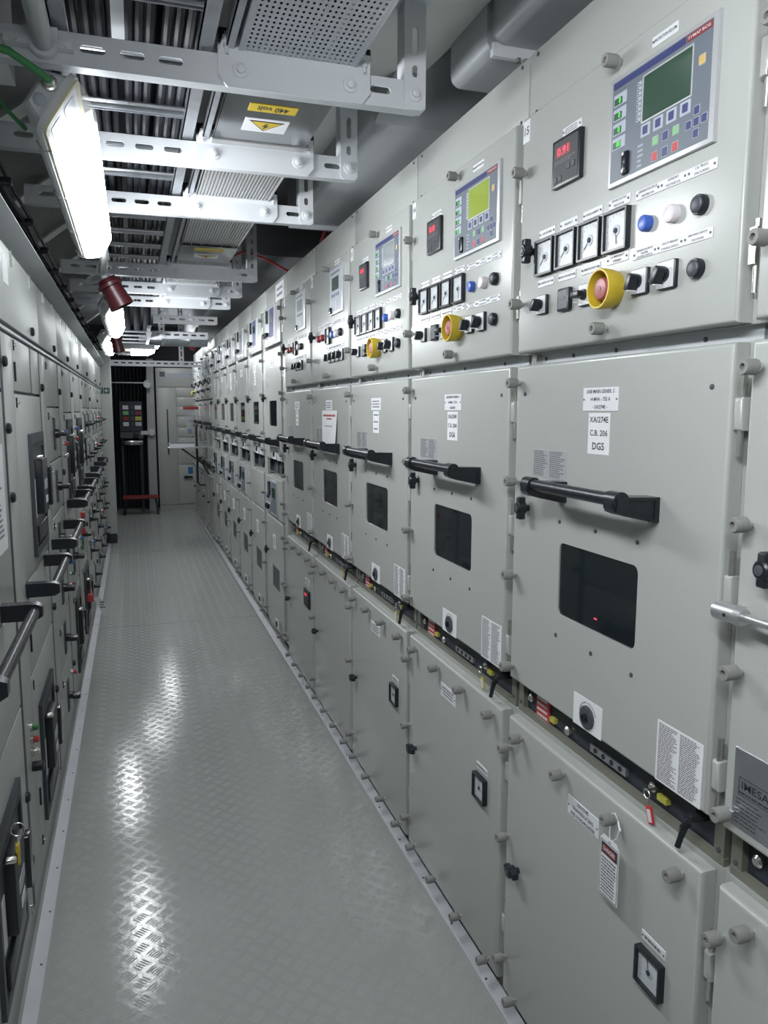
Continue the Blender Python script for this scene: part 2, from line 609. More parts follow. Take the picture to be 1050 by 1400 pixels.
# instruments ----------------------------------------------------------
def meter(parent, x, z, s=0.076, ang=-140, d=0.012, slim=False):
    w2 = s / 2
    o = ob('panel_meter', cm(('meter_frame', s, slim), 'black', lambda b: b.plate(rrect(-w2 * (0.62 if slim else 1), w2 * (0.62 if slim else 1), -w2, w2, 0.002), [rrect(-(w2 * (0.62 if slim else 1) - 0.0045), w2 * (0.62 if slim else 1) - 0.0045, -w2 + 0.0045, w2 - 0.0045, 0.001)], -d, 0), fix=True), parent, (x, 0, z))
    k = 0.62 if slim else 1
    ob('dial', cm(('meter_dial', s, slim), 'dial', lambda b: b.box(-(w2 * k - 0.004), w2 * k - 0.004, -d * 0.45, -0.001, -w2 + 0.004, w2 - 0.004)), o)
    if not slim:
        ob('hub', cm(('meter_hub', s), 'relay_pale', lambda b: b.lathe([(s * 0.14, 0), (s * 0.14, -0.0012), (s * 0.11, -0.0013)], 16)), o, (0, -d * 0.45, 0))
        ob('hub_pin', cm(('meter_pin', s), 'ink', lambda b: b.lathe([(s * 0.065, 0), (s * 0.065, -0.0035), (s * 0.03, -0.004)], 12)), o, (0, -d * 0.45, 0))
        ob('pointer', cm(('meter_pointer', s), 'ink', lambda b: b.box(-0.0007, 0.0007, -0.0016, -0.0008, 0.0, s * 0.33)), o, (0, -d * 0.45, 0), (0, R(ang), 0))

        def scale(b):
            for i in range(13):
                a = R(-130 + i * 21.6)
                r0, r1 = s * 0.36, s * (0.41 if i % 3 else 0.43)
                c, q = math.sin(a), math.cos(a)
                e = 0.0005
                b.add([(r0 * c - e * q, 0, r0 * q + e * c), (r0 * c + e * q, 0, r0 * q - e * c), (r1 * c + e * q, 0, r1 * q - e * c), (r1 * c - e * q, 0, r1 * q + e * c)], [(0, 1, 2, 3)])
        ob('scale_marks', cm(('meter_scale', s), 'ink_grey', scale, 0), o, (0, -d * 0.45 - 0.0004, 0))
    return o


def push_button(parent, x, z, m, r=0.0145, name='push_button', ringm='black'):
    o = ob(name, cm(('button_ring', r), ringm, lambda b: b.lathe([(r, 0), (r, -0.010), (r * 0.93, -0.0115), (r * 0.85, -0.0115), (r * 0.85, -0.008)], 18)), parent, (x, 0, z))
    ob('button_cap', cm(('button_cap', r), m, lambda b: b.lathe([(r * 0.84, -0.006), (r * 0.84, -0.0135), (r * 0.7, -0.0155), (r * 0.3, -0.0165)], 18)), o)
    return o


def led_lamp(parent, x, z, m, r=0.0145):
    o = ob('signal_lamp', cm(('lamp_lens', r), m, lambda b: b.lathe([(r, 0), (r, -0.012), (r * 0.9, -0.0145), (r * 0.5, -0.016)], 18)), parent, (x, 0, z))
    return o


def rotary(parent, x, z, s=0.045, ang=0):
    w2 = s / 2
    o = ob('rotary_switch', cm(('rotary_base', s), 'black', lambda b: b.slab(-w2, w2, -w2, w2, -0.008, 0, 0.001, 0.002, 1)), parent, (x, 0, z))
    ob('face_plate', cm(('rotary_face', s), 'white', lambda b: b.slab(-w2 * 0.94, w2 * 0.90, -w2 * 0.94, w2 * 0.94, -0.0092, -0.008, 0.0004, 0, 1)), o)
    k = ob('switch_knob', cm(('rotary_knob', s), 'black', lambda b: (b.lathe([(w2 * 0.52, -0.009), (w2 * 0.50, -0.014)], 14), b.slab(-w2 * 0.30, w2 * 0.30, -w2 * 0.78, w2 * 0.55, -0.032, -0.012, 0.002, 0.003, 2))), o, (0, 0, 0), (0, R(ang), 0))
    ob('pointer_mark', cm(('rotary_mark', s), 'white', lambda b: b.box(-0.0016, 0.0016, -0.0328, -0.012, -w2 * 0.80, -w2 * 0.72)), o)
    return o


def estop(parent, x, z):
    def shroud(b):
        b.lathe([(0.034, 0.0), (0.037, -0.012), (0.0385, -0.036), (0.0375, -0.038), (0.034, -0.038), (0.030, -0.012), (0.021, -0.006)], 28)
    o = ob('emergency_stop', cm('estop_shroud', 'yellow', shroud), parent, (x, 0, z), label='yellow shroud of the emergency stop')
    ob('mushroom_button', cm('estop_button', 'pink_red', lambda b: b.lathe([(0.012, -0.004), (0.012, -0.018), (0.0215, -0.020), (0.0215, -0.029), (0.019, -0.033), (0.010, -0.0345)], 22)), o)
    ob('button_mark', cm('estop_mark', 'red_dark', lambda b: b.lathe([(0.006, -0.0344), (0.006, -0.0352), (0.004, -0.0353)], 12)), o)
    return o


def relay_big(parent, lit=0, digits=('0', '0', '0', '00')):
    """protection relay, local coordinates of the panel"""
    x0, x1, z0, z1 = 0.367, 0.653, 2.039, 2.236
    W, H = x1 - x0, z1 - z0
    o = ob('protection_relay', cm('relay_frame', 'relay_frame', lambda b: b.slab(0, W, 0, H, -0.008, 0, 0.002, 0, 2)), parent, (x0, 0, z0))
    Y = -0.0083
    ob('face_plate', cm('relay_face', 'relay_grey', lambda b: b.box(0.008, W - 0.012, Y, -0.006, 0.008, H - 0.008)), o)
    ob('blue_band', cm('relay_band', 'navy', lambda b: b.box(0.010, 0.210, Y - 0.0004, Y, H - 0.0215, H - 0.010)), o)
    rb = ob('name_band', cm('relay_name', 'red_dark', lambda b: b.box(0.213, W - 0.013, Y - 0.0004, Y, H - 0.0215, H - 0.010)), o)
    letter(o, 'SYMAP BCG', 0.2425, H - 0.0158, 0.0045, Y - 0.0008, 'white', 0.052)
    # four small number windows
    for i in range(4):
        zz = H - 0.043 - i * 0.026
        ob('number_window', cm('relay_win', 'relay_pale', lambda b: b.box(0, 0.040, Y - 0.0004, Y, -0.010, 0.011)), o, (0.012, 0, zz))
        ob('led_display', cm('relay_led', 'led_window', lambda b: b.box(0, 0.024, Y - 0.0008, Y, -0.008, 0.004)), o, (0.0145, 0, zz))
        letter(o, digits[i], 0.0315, zz - 0.002, 0.0095, Y - 0.0012, 'led_green', 0.006 * len(digits[i]))
    # column of indicator leds
    for i in range(8):
        ob('indicator', cm('relay_ind', 'relay_pale', lambda b: b.box(0, 0.013, Y - 0.0004, Y, -0.0032, 0.0032)), o, (0.083, 0, H - 0.037 - i * 0.0088))
        ob('indicator_dot', cm('relay_dot', 'ink', lambda b: b.lathe([(0.0014, 0), (0.0014, -0.0008)], 6)), o, (0.0865, Y - 0.0004, H - 0.037 - i * 0.0088))
    # screen
    ob('screen_frame', cm('relay_scr', 'relay_frame', lambda b: b.plate(rrect(0.099, 0.232, 0.087, 0.169, 0.002), [rrect(0.102, 0.229, 0.090, 0.166, 0.001)], Y - 0.0012, Y)), o)
    ob('lcd_screen', cm(('relay_lcd', lit), ('lcd_dark', 'lcd_lit', 'lcd_grey')[lit], lambda b: b.box(0.102, 0.229, Y - 0.0003, Y + 0.001, 0.090, 0.166)), o)

    def key(x, z, m, wd=0.016):
        k = ob('key', cm(('relay_key', m, wd), m, lambda b: b.slab(-wd / 2 + 0.001, wd / 2 - 0.001, -wd / 2 + 0.001, wd / 2 - 0.001, -0.0016, 0, 0.0005, 0.002, 1)), o, (x, Y, z))
        ob('key_border', cm(('relay_kb', wd), 'relay_pale', lambda b: b.plate(rrect(-wd / 2, wd / 2, -wd / 2, wd / 2, 0.002), [rrect(-wd / 2 + 0.001, wd / 2 - 0.001, -wd / 2 + 0.001, wd / 2 - 0.001, 0.0015)], -0.0009, 0)), k)
    for i in range(4):
        key(0.112 + i * 0.035, 0.074, 'navy')
        ob('key_panel', cm('relay_kp', 'relay_pale', lambda b: b.box(-0.013, 0.013, -0.0004, 0, -0.011, 0.011)), o, (0.112 + i * 0.035, Y, 0.074))
    for i, m in enumerate(('key_green', 'navy', 'key_green')):
        key(0.142 + i * 0.027, 0.046, m)
    for i, m in enumerate(('red', 'navy', 'red')):
        key(0.142 + i * 0.027, 0.020, m)
    for dx, dz in ((0, 0), (-0.0185, 0), (0.0185, 0), (0, 0.018), (0, -0.018)):
        key(0.246 + dx, 0.043 + dz, 'navy', 0.0145)
    key(0.253, 0.135, 'orange')
    # serial port
    p = ob('serial_port', cm('relay_port', 'black_gloss', lambda b: b.slab(0.048, 0.068, 0.012, 0.054, -0.014, -0.006, 0.003, 0.005, 2)), o)
    for zz in (0.018, 0.048):
        ob('port_screw', cm('port_screw', 'zinc', lambda b: b.lathe([(0.0032, -0.014), (0.0032, -0.017)], 6)), p, (0.058, 0, zz))
    lines(o, 0.092, 0.108, 0.012, 0.055, 5, Y - 0.0004, m='relay_pale', seed=8)
    return o


def relay_small(parent, x0, x1, z0, z1, m='relay_pale', lit=2, dark=False):
    W, H = x1 - x0, z1 - z0
    o = ob('protection_relay', cm(('relay2_frame', round(W, 3), round(H, 3)), 'relay_frame', lambda b: b.slab(0, W, 0, H, -0.008, 0, 0.002, 0, 2)), parent, (x0, 0, z0))
    Y = -0.0084
    ob('face_plate', cm(('relay2_face', round(W, 3), round(H, 3)), m, lambda b: b.box(W * 0.06, W * 0.92, Y, -0.006, H * 0.05, H * 0.95)), o)
    ob('lcd_screen', cm(('relay2_lcd', round(W, 3), round(H, 3), lit), ('lcd_dark', 'lcd_lit', 'lcd_grey')[lit], lambda b: b.box(W * 0.2, W * 0.72, Y - 0.001, Y, H * 0.50, H * 0.78)), o)
    if not dark:
        for i in range(4):
            ob('key', cm('relay2_key', 'navy', lambda b: b.slab(-0.007, 0.007, -0.007, 0.007, -0.0016, 0, 0.0005, 0.002, 1)), o, (W * (0.22 + 0.16 * i), Y, H * 0.40))
        for i in range(3):
            ob('key', cm('relay2_keyb', 'relay_frame', lambda b: b.slab(-0.007, 0.007, -0.007, 0.007, -0.0016, 0, 0.0005, 0.002, 1)), o, (W * 0.55, Y, H * (0.14 + 0.09 * i)))
        ob('serial_port', cm('relay2_port', 'black_gloss', lambda b: b.slab(-0.014, 0.014, -0.013, 0.013, -0.008, 0, 0.002, 0.004, 2)), o, (W * 0.12, Y, H * 0.10))
        ob('blue_band', cm(('relay2_band', round(W, 3)), 'relay_grey', lambda b: b.box(W * 0.08, W * 0.8, Y - 0.0006, Y, H * 0.85, H * 0.90)), o)
    return o


def red_display(parent, x0, x1, z0, z1, txt):
    W, H = x1 - x0, z1 - z0
    o = ob('digital_meter', cm(('dm', round(W, 3), round(H, 3)), 'black', lambda b: b.slab(0, W, 0, H, -0.010, 0, 0.0015, 0.003, 2)), parent, (x0, 0, z0))
    ob('display_face', cm(('dmf', round(W, 3)), 'meter_face', lambda b: b.box(W * 0.07, W * 0.93, -0.0105, -0.009, H * 0.06, H * 0.94)), o)
    ob('led_window', cm(('dmw', round(W, 3)), 'red_dark', lambda b: b.box(W * 0.16, W * 0.68, -0.0109, -0.010, H * 0.60, H * 0.82)), o)
    letter(o, txt, W * 0.43, H * 0.71, H * 0.155, -0.0114, 'led_red', W * 0.40)
    for i in range(2):
        for j in range(2):
            ob('key', cm('dmk', 'breaker', lambda b: b.slab(-0.006, 0.006, -0.006, 0.006, -0.0015, 0, 0.0005, 0.002, 1)), o, (W * (0.16 + 0.17 * i) if j == 0 else W * (0.62 + 0.17 * i), -0.0105, H * (0.16 + 0.18 * j)))
    lines(o, W * 0.1, W * 0.9, H * 0.46, H * 0.56, 2, -0.0109, seed=4)
    return o


def text_sheet(parent, x0, x1, z0, z1, rows=22, cols=2, m='paper', seed=5):
    W, H = x1 - x0, z1 - z0
    o = ob('notice', cm(('notice', round(W, 3), round(H, 3), m), m, lambda b: b.box(0, W, -0.0008, 0, 0, H)), parent, (x0, 0, z0))
    g = W * 0.04
    cw = (W - g * (cols + 1)) / cols
    for c in range(cols):
        lines(o, g + c * (cw + g), g + c * (cw + g) + cw, H * 0.03, H * 0.97, rows, -0.0012, m='ink_grey', seed=seed + c, fill=0.55)
    return o


def viewport(parent, x0, x1, z0, z1, m='glass_dark', leds=False):
    """dark inspection pane set in a hole of the door"""
    o = ob('window_pane', cm(('pane', round(x1 - x0, 3), round(z1 - z0, 3)), m, lambda b: b.box(-0.006, x1 - x0 + 0.006, 0.004, 0.008, -0.006, z1 - z0 + 0.006)), parent, (x0, 0, z0), label='dark tinted inspection window')
    if leds:
        for dx in (0, 0.006):
            ob('red_indicator', cm('pane_led', 'led_red', lambda b: b.lathe([(0.0022, 0), (0.0015, -0.001)], 8)), o, ((x1 - x0) * 0.50 + dx, 0.0035, 0.026))
    return o


# ------------------------------------------------------------------ right-hand switchgear
PITCH = 0.755


def yl(k):
    return 1.711 + PITCH * (15 - k)


DW = 0.719


def body_common(t, top=2.445, channels=((0.838, 0.926, 0.057), (1.7245, 1.750, 0.055)), m='paint_frame', width=None):
    wd = width or PITCH
    x0, x1 = -0.018, wd - 0.0185
    zs = [0.0]

    def f(b):
        z = 0.0
        for a, c, d in channels:
            b.box(x0, x1, 0.031, 0.95, z, a)
            b.box(x0, x1, d + 0.002, 0.95, a, c)
            z = c
        b.box(x0, x1, 0.031, 0.95, z, top)
    part('body', m, t, f, smooth=0)


def lever_fn(b):
    b.lathe([(0.011, 0.04), (0.011, -0.006), (0.009, -0.010)], 12)
    b.tube([(0, -0.002, 0), (-0.006, -0.012, -0.02), (-0.014, -0.016, -0.060)], [0.0085, 0.0075, 0.0055], 8)


def channel_mid(t, k, sticker=True):
    """dark recess between middle and lower door"""
    r = part('recess_plate', 'recess', t, lambda b: b.box(0.004, 0.700, 0.050, 0.057, 0.838, 0.926))
    part('recess_rail', 'rail_olive', t, lambda b: b.box(-0.010, 0.730, 0.034, 0.046, 0.838, 0.852))
    for x in (-0.012, 0.703):
        part('recess_post', 'rail_olive', t, lambda b: b.box(x, x + 0.024, 0.036, 0.050, 0.838, 0.928))
        screw_head(t, x + 0.012, 0.862, 0.036)
    if sticker:
        s = part('warning_sticker', 'red', t, lambda b: b.box(0.063, 0.126, 0.045, 0.050, 0.846, 0.910))
        lines(s, 0.068, 0.122, 0.850, 0.906, 4, 0.0446, m='white', seed=k, ragged=0.1)
        part('lock_tab', 'yellow_pale', t, lambda b: b.box(0.136, 0.158, 0.040, 0.050, 0.862, 0.874))
        part('lock_tab', 'yellow_pale', t, lambda b: b.box(0.545, 0.572, 0.038, 0.050, 0.868, 0.880))
        ob('key_lock', cm('key_lock', 'zinc', lambda b: b.lathe([(0.011, 0), (0.011, -0.008), (0.007, -0.012)], 12)), t, (0.038, 0.050, 0.885))
        ob('key_lock', cm('key_lock', 'zinc', None), t, (0.213, 0.050, 0.868))
        ob('key_lock', cm('key_lock', 'zinc', None), t, (0.525, 0.050, 0.882))
    p = part('socket_strip', 'galv', t, lambda b: b.box(0.31, 0.44, 0.042, 0.050, 0.862, 0.880))
    for i in range(4):
        ob('socket', cm('socket', 'black_matt', lambda b: b.lathe([(0.006, 0), (0.006, -0.0015)], 8)), p, (0.33 + i * 0.03, 0.042, 0.871))
    ob('locking_lever', cm('locking_lever', 'black', lever_fn), t, (0.676, 0.010, 0.905), label='black clamping lever')


def channel_top(t):
    part('recess_rail', 'duct', t, lambda b: b.box(-0.012, 0.73, 0.046, 0.056, 1.7245, 1.750))
    for x in (0.06, 0.18, 0.34, 0.60):
        screw_head(t, x, 1.737, 0.046)
    part('recess_post', 'zinc', t, lambda b: b.box(0.022, 0.040, 0.030, 0.050, 1.7245, 1.750))


def top_box(t, width=PITCH, z0=2.297, z1=2.443):
    part('top_panel', 'paint', t, lambda b: b.slab(-0.015, width - 0.020, z0, z1, 0.024, 0.031, 0.002, 0, 2))
    for x in (0.02, width - 0.055):
        screw_head(t, x, z1 - 0.012, 0.024)
        screw_head(t, x, z0 + 0.008, 0.024)


def panel_A(k, label, number, detail=2, variant='gen', lit=0, disp='0.91', names=None, digits=('0', '0', '0', '00')):
    t = thing('switchgear_panel', label, 'switchgear', (XR, yl(k), 0), R(-90), 'tall switchgear panels along the right side')
    far = detail == 0
    body_common(t)
    top_box(t)
    channel_top(t)
    channel_mid(t, k, sticker=detail > 0 or k % 2 == 0)
    door(t, 'upper_door', 0, DW, 1.752, 2.292)
    hole = rrect(0.222, 0.506, 1.157, 1.322, 0.015)
    door(t, 'middle_door', 0, DW, 0.933, 1.722, hole=hole)
    split = variant == 'busA'
    door(t, 'lower_door', 0, DW, 0.051, 0.829, r=0.010)
    viewport(t, 0.222, 0.506, 1.157, 1.322, leds=(k == 15))
    grab_handle(t, 0.226, 0.540, 1.437)
    wing_knob(t, 0.070, 1.979)
    wing_knob(t, 0.076, 1.382)
    wing_knob(t, 0.075, 0.440, lay=True)
    for z in (2.163, 1.865):
        thumb(t, 0.026, z)
    thumb(t, 0.385, 2.264)
    thumb(t, 0.374, 1.775)
    for z in (1.680, 1.442, 1.207, 0.970):
        thumb(t, 0.022, z)
    for x in (0.08, 0.279, 0.478, 0.673):
        thumb(t, x, 0.800)
        thumb(t, x, 0.076)
    for z in (0.750, 0.505, 0.158):
        thumb(t, 0.021, z)
    for z in (1.61, 1.325, 1.01):
        hinge(t, DW + 0.012, z, 0.010)
    for z in (2.135, 1.865):
        hinge(t, DW + 0.014, z, 0.012, 1)
    for z in (0.66, 0.22):
        hinge(t, DW + 0.012, z, 0.018)
    for x in (0.22, 0.361, 0.500):
        screw_head(t, x, 1.368)
        screw_head(t, x, 1.107)
    for x in (0.045, 0.675):
        screw_head(t, x, 1.654)
    # plates on the middle door
    names = names or {}
    pl = label_plate(t, 0.299, 0.422, 1.614, 1.661, names.get('plate', ()), 0.0075, rows=0 if names.get('plate') else 3, seed=k, name='name_plate')
    big = names.get('big')
    if variant == 'busA' and k == 12:
        pass
    else:
        o = ob('label_sheet', cm('label_sheet', 'paper', lambda b: b.box(0, 0.076, -0.0008, 0, 0, 0.084)), t, (0.321, 0, 1.526))
        if big:
            for i, tx in enumerate(big):
                letter(o, tx, 0.038, 0.070 - i * 0.027, 0.0115 if i < 2 else 0.0145, -0.0013, 'ink', (0.066, 0.062, 0.042)[i])
        else:
            for i in range(3):
                lines(o, 0.012, 0.064, 0.064 - i * 0.027, 0.076 - i * 0.027, 1, -0.0013, m='ink_grey', seed=k + i, ragged=0.05)
    text_sheet(t, 0.092, 0.241, 1.462, 1.525, 13, 2, 'relay_frame', seed=k)
    text_sheet(t, 0.585, 0.705, 0.936, 1.052, 30, 2, 'paper', seed=k + 3)
    # crank socket plate
    sp = ob('socket_plate', cm('socket_plate', 'paper', lambda b: b.box(0, 0.107, -0.001, 0, 0, 0.070)), t, (0.304, 0, 0.931 + 0.003))
    ob('socket_ring', cm('socket_ring', 'grey_dark', lambda b: b.lathe([(0.0255, 0), (0.0255, -0.004), (0.022, -0.006), (0.018, -0.006)], 20)), sp, (0.055, -0.001, 0.031))
    ob('socket_hole', cm('socket_hole', 'black_gloss', lambda b: b.lathe([(0.0185, 0), (0.0185, -0.0055), (0.010, -0.004), (0.008, -0.012), (0.003, -0.012)], 18)), sp, (0.055, -0.001, 0.031))

    def arcs(b):
        for a0 in (100, 20):
            for i in range(8):
                a, c = R(a0 + i * 9), R(a0 + i * 9 + 6)
                b.add([(0.030 * math.cos(a), 0, 0.030 * math.sin(a)), (0.033 * math.cos(a), 0, 0.033 * math.sin(a)), (0.033 * math.cos(c), 0, 0.033 * math.sin(c)), (0.030 * math.cos(c), 0, 0.030 * math.sin(c))], [(0, 1, 2, 3)])
    ob('arrow_marks', cm('socket_arcs', 'ink_grey', arcs, 0), sp, (0.055, -0.0014, 0.031))
    # number tag
    nt = ob('number_plate', cm('number_plate', 'white', lambda b: b.slab(0, 0.031, 0, 0.050, -0.002, 0, 0.0005, 0, 1)), t, (0.006, 0, 2.233))
    if number:
        letter(nt, number, 0.0155, 0.025, 0.018, -0.0024, 'ink', 0.02)
    # lower door furniture
    if variant == 'gen':
        label_plate(t, 0.297, 0.416, 0.718, 0.761, names.get('low', ()), 0.0085, rows=0 if names.get('low') else 3, seed=k, name='name_plate')
        label_plate(t, 0.571, 0.641, 0.603, 0.622, (), rows=1, seed=k + 2)
        meter(t, 0.604, 0.554, 0.074, ang=-15, d=0.014)
    # upper door
    if variant == 'gen':
        relay_big(t, lit, digits)
        label_plate(t, 0.478, 0.546, 2.249, 2.267, ('PROTECTION RELAY',), 0.0055)
        label_plate(t, 0.183, 0.255, 2.193, 2.211, (), rows=3, seed=k)
        red_display(t, 0.157, 0.267, 2.091, 2.190, disp)
        txm = (('LINE VOLTAGE',), ('FREQUENCY',), ('PHASE CURRENT',), ('POWER FACTOR', 'INDICATOR'))
        txs = (('VOLTMETER SWITCH',), ('kWh HOUR METER',), ('AMMETER SWITCH',), ('C.B. EMERGENCY', 'OPENING'))
        for i in range(4):
            xc = 0.129 + i * 0.0897
            meter(t, xc, 1.957, 0.077, ang=(-128, -125, -128, 175)[i])
            label_plate(t, xc - 0.034, xc + 0.034, 2.001, 2.019, txm[i], 0.0042)
            if i < 3:
                label_plate(t, xc - 0.034, xc + 0.034, 1.893, 1.910, txs[i], 0.0042)
        label_plate(t, 0.365, 0.434, 1.897, 1.914, txs[3], 0.0042)
        tr1 = (('GENERATOR SPACE', 'HEATERS ON'), ('AUXILIARY', 'VOLTAGE O.K.'), ('C.B. TRUCK', 'UNLOCKING'))
        tr2 = (('GENERATOR SPACE', 'HEATERS', 'CONTROL SWITCH'), ('CIRCUIT BREAKER', 'CONTROL SWITCH'), ('EARTHING SWITCH', 'UNLOCKING'))
        for i in range(3):
            label_plate(t, 0.450 + i * 0.0695, 0.519 + i * 0.0695, 1.998, 2.015, tr1[i], 0.0042)
            label_plate(t, 0.449 + i * 0.0695, 0.518 + i * 0.0695, 1.892, 1.909, tr2[i], 0.0036)
        led_lamp(t, 0.489, 1.950, 'blue')
        led_lamp(t, 0.561, 1.950, 'pinkwhite', 0.0155)
        push_button(t, 0.628, 1.949, 'grey_dark', 0.0165)
        push_button(t, 0.627, 1.848, 'grey_dark', 0.0165)
        rotary(t, 0.122, 1.853, 0.042, 35)
        hm = ob('hour_meter', cm('hour_meter', 'black', lambda b: b.slab(-0.023, 0.023, -0.024, 0.024, -0.010, 0, 0.002, 0.003, 2)), t, (0.218, 0, 1.852))
        ob('meter_face', cm('hour_face', 'grey_dark', lambda b: b.box(-0.018, 0.018, -0.0108, -0.009, -0.019, 0.019)), hm)
        ob('counter', cm('hour_cnt', 'ink_grey', lambda b: b.box(-0.011, 0.009, -0.0114, -0.0105, 0.000, 0.005)), hm)
        rotary(t, 0.300, 1.851, 0.044, 90)
        rotary(t, 0.478, 1.850, 0.046, 25)
        rotary(t, 0.553, 1.850, 0.048, 35)
        estop(t, 0.392, 1.848)
    else:
        dx = 0.0 if k == 12 else -0.028
        relay_small(t, 0.417 + dx, 0.646 + dx, 2.048, 2.254, lit=0 if k == 12 else 2)
        label_plate(t, 0.49 + dx, 0.57 + dx, 2.264, 2.283, (), rows=2, seed=k)
        label_plate(t, 0.155 + dx, 0.307 + dx, 2.003, 2.024, (), rows=2, seed=k + 1)
        label_plate(t, 0.325 + dx, 0.400 + dx, 2.006, 2.026, (), rows=2, seed=k + 2)
        label_plate(t, 0.431 + dx, 0.649 + dx, 2.002, 2.022, (), rows=2, seed=k + 3)
        for i in range(2):
            push_button(t, 0.18 + dx + i * 0.078, 1.962, 'grey_dark' if far else 'red', 0.0165, 'push_button' if far else 'red_lamp', 'black' if far else 'red_dark')
        meter(t, 0.366 + dx, 1.962, 0.077, ang=-120)
        if k == 12:
            led_lamp(t, 0.452, 1.960, 'blue', 0.017)
            led_lamp(t, 0.522, 1.960, 'pinkwhite', 0.018)
            push_button(t, 0.594, 1.960, 'grey_dark', 0.018)
        else:
            led_lamp(t, 0.44, 1.962, 'pinkwhite', 0.018)
            push_button(t, 0.51, 1.960, 'grey_dark', 0.018)
        label_plate(t, 0.335 + dx, 0.645 + dx, 1.894, 1.914, (), rows=1, seed=k + 4)
        n = 4 if k == 12 else 3
        if k == 1:
            estop(t, 0.18, 1.86)
        for i in range(n):
            rotary(t, 0.39 + dx * 1.4 + i * 0.075, 1.860, 0.05, 20)
    return t


cm('key_lock', 'zinc', lambda b: b.lathe([(0.011, 0), (0.011, -0.008), (0.007, -0.012)], 12))
panel_A(16, 'grey switchgear panel cut by the right edge of the photo, with metal nameplate', None)
panel_A(15, 'nearest full switchgear panel, its door sheet reading DG5', '15', disp='0.91',
        names={'plate': ('LINE MAIN GENER. 5', '14 MVA - 735 A', '- XA/274E -'), 'big': ('XA/274E', 'C.B. 206', 'DG5'), 'low': ('XA/274E', 'TRANSDUCERS', 'AND SYNCHRONIZER')})
panel_A(14, 'switchgear panel with lit yellow-green relay screen, its door sheet reading DG6', '14', lit=1, disp='0.0',
        names={'big': ('XA/274F', 'C.B. 204', 'DG6'), 'plate': ('LINE MAIN GENER. 6', '14 MVA - 735 A', '- XA/274F -')})
panel_A(13, 'third full switchgear panel from the right with the farthest yellow emergency stop', '13', lit=2, disp='0.0')
panel_A(12, 'switchgear panel with a long white notice sheet hanging on its middle door', '12', variant='busA')
panel_A(11, 'switchgear panel next to the narrow-windowed section, small red display on its lower door', None, variant='busA', detail=1)
P = {round((1.711 - o.location.y) / PITCH + 15): o for o in bpy.data.objects if o.name.startswith('switchgear_panel')}

# extra pieces on single panels
p = P[16]
npz = part('nameplate', 'galv', p, lambda b: b.slab(0.022, 0.20, 0.952, 1.083, -0.002, 0, 0.0005, 0, 1), label='stamped metal maker plate')
part('logo_frame', 'ink', npz, lambda b: b.plate(rrect(0.034, 0.100, 1.008, 1.038, 0.001), [rrect(0.0350, 0.099, 1.009, 1.037, 0.001)], -0.0026, -0.002))
letter(npz, 'IMESA', 0.067, 1.0255, 0.0125, -0.0026, 'ink', 0.056)
lines(npz, 0.036, 0.098, 1.010, 1.016, 1, -0.0026, m='ink', seed=2, ragged=0.02)
lines(npz, 0.030, 0.095, 0.958, 1.004, 7, -0.0026, m='ink', seed=6, fill=0.25)
lines(npz, 0.100, 0.19, 0.958, 1.075, 12, -0.0026, m='ink', seed=9, fill=0.2)
p = P[12]
ns = part('hanging_notice', 'paper', p, lambda b: b.add([(0.225, -0.002, 1.612), (0.520, -0.002, 1.612), (0.515, -0.012, 1.452), (0.228, -0.004, 1.452), (0.225, -0.001, 1.612), (0.520, -0.001, 1.612), (0.515, -0.011, 1.452), (0.228, -0.003, 1.452)], [(0, 3, 2, 1), (4, 5, 6, 7), (0, 1, 5, 4), (1, 2, 6, 5), (2, 3, 7, 6), (3, 0, 4, 7)]), label='white notice with red heading')
lines(ns, 0.26, 0.49, 1.582, 1.594, 1, -0.0045, m='red', seed=3, ragged=0.02, fill=0.8)
lines(ns, 0.33, 0.43, 1.568, 1.576, 1, -0.0055, m='red', seed=4, ragged=0.02, fill=0.8)
lines(ns, 0.30, 0.45, 1.535, 1.541, 1, -0.0085, m='ink_grey', seed=5, ragged=0.02)
p = P[11]
red_display(p, 0.52, 0.655, 0.512, 0.610, '00')
label_plate(p, 0.53, 0.637, 0.632, 0.672, (), rows=3, seed=77)


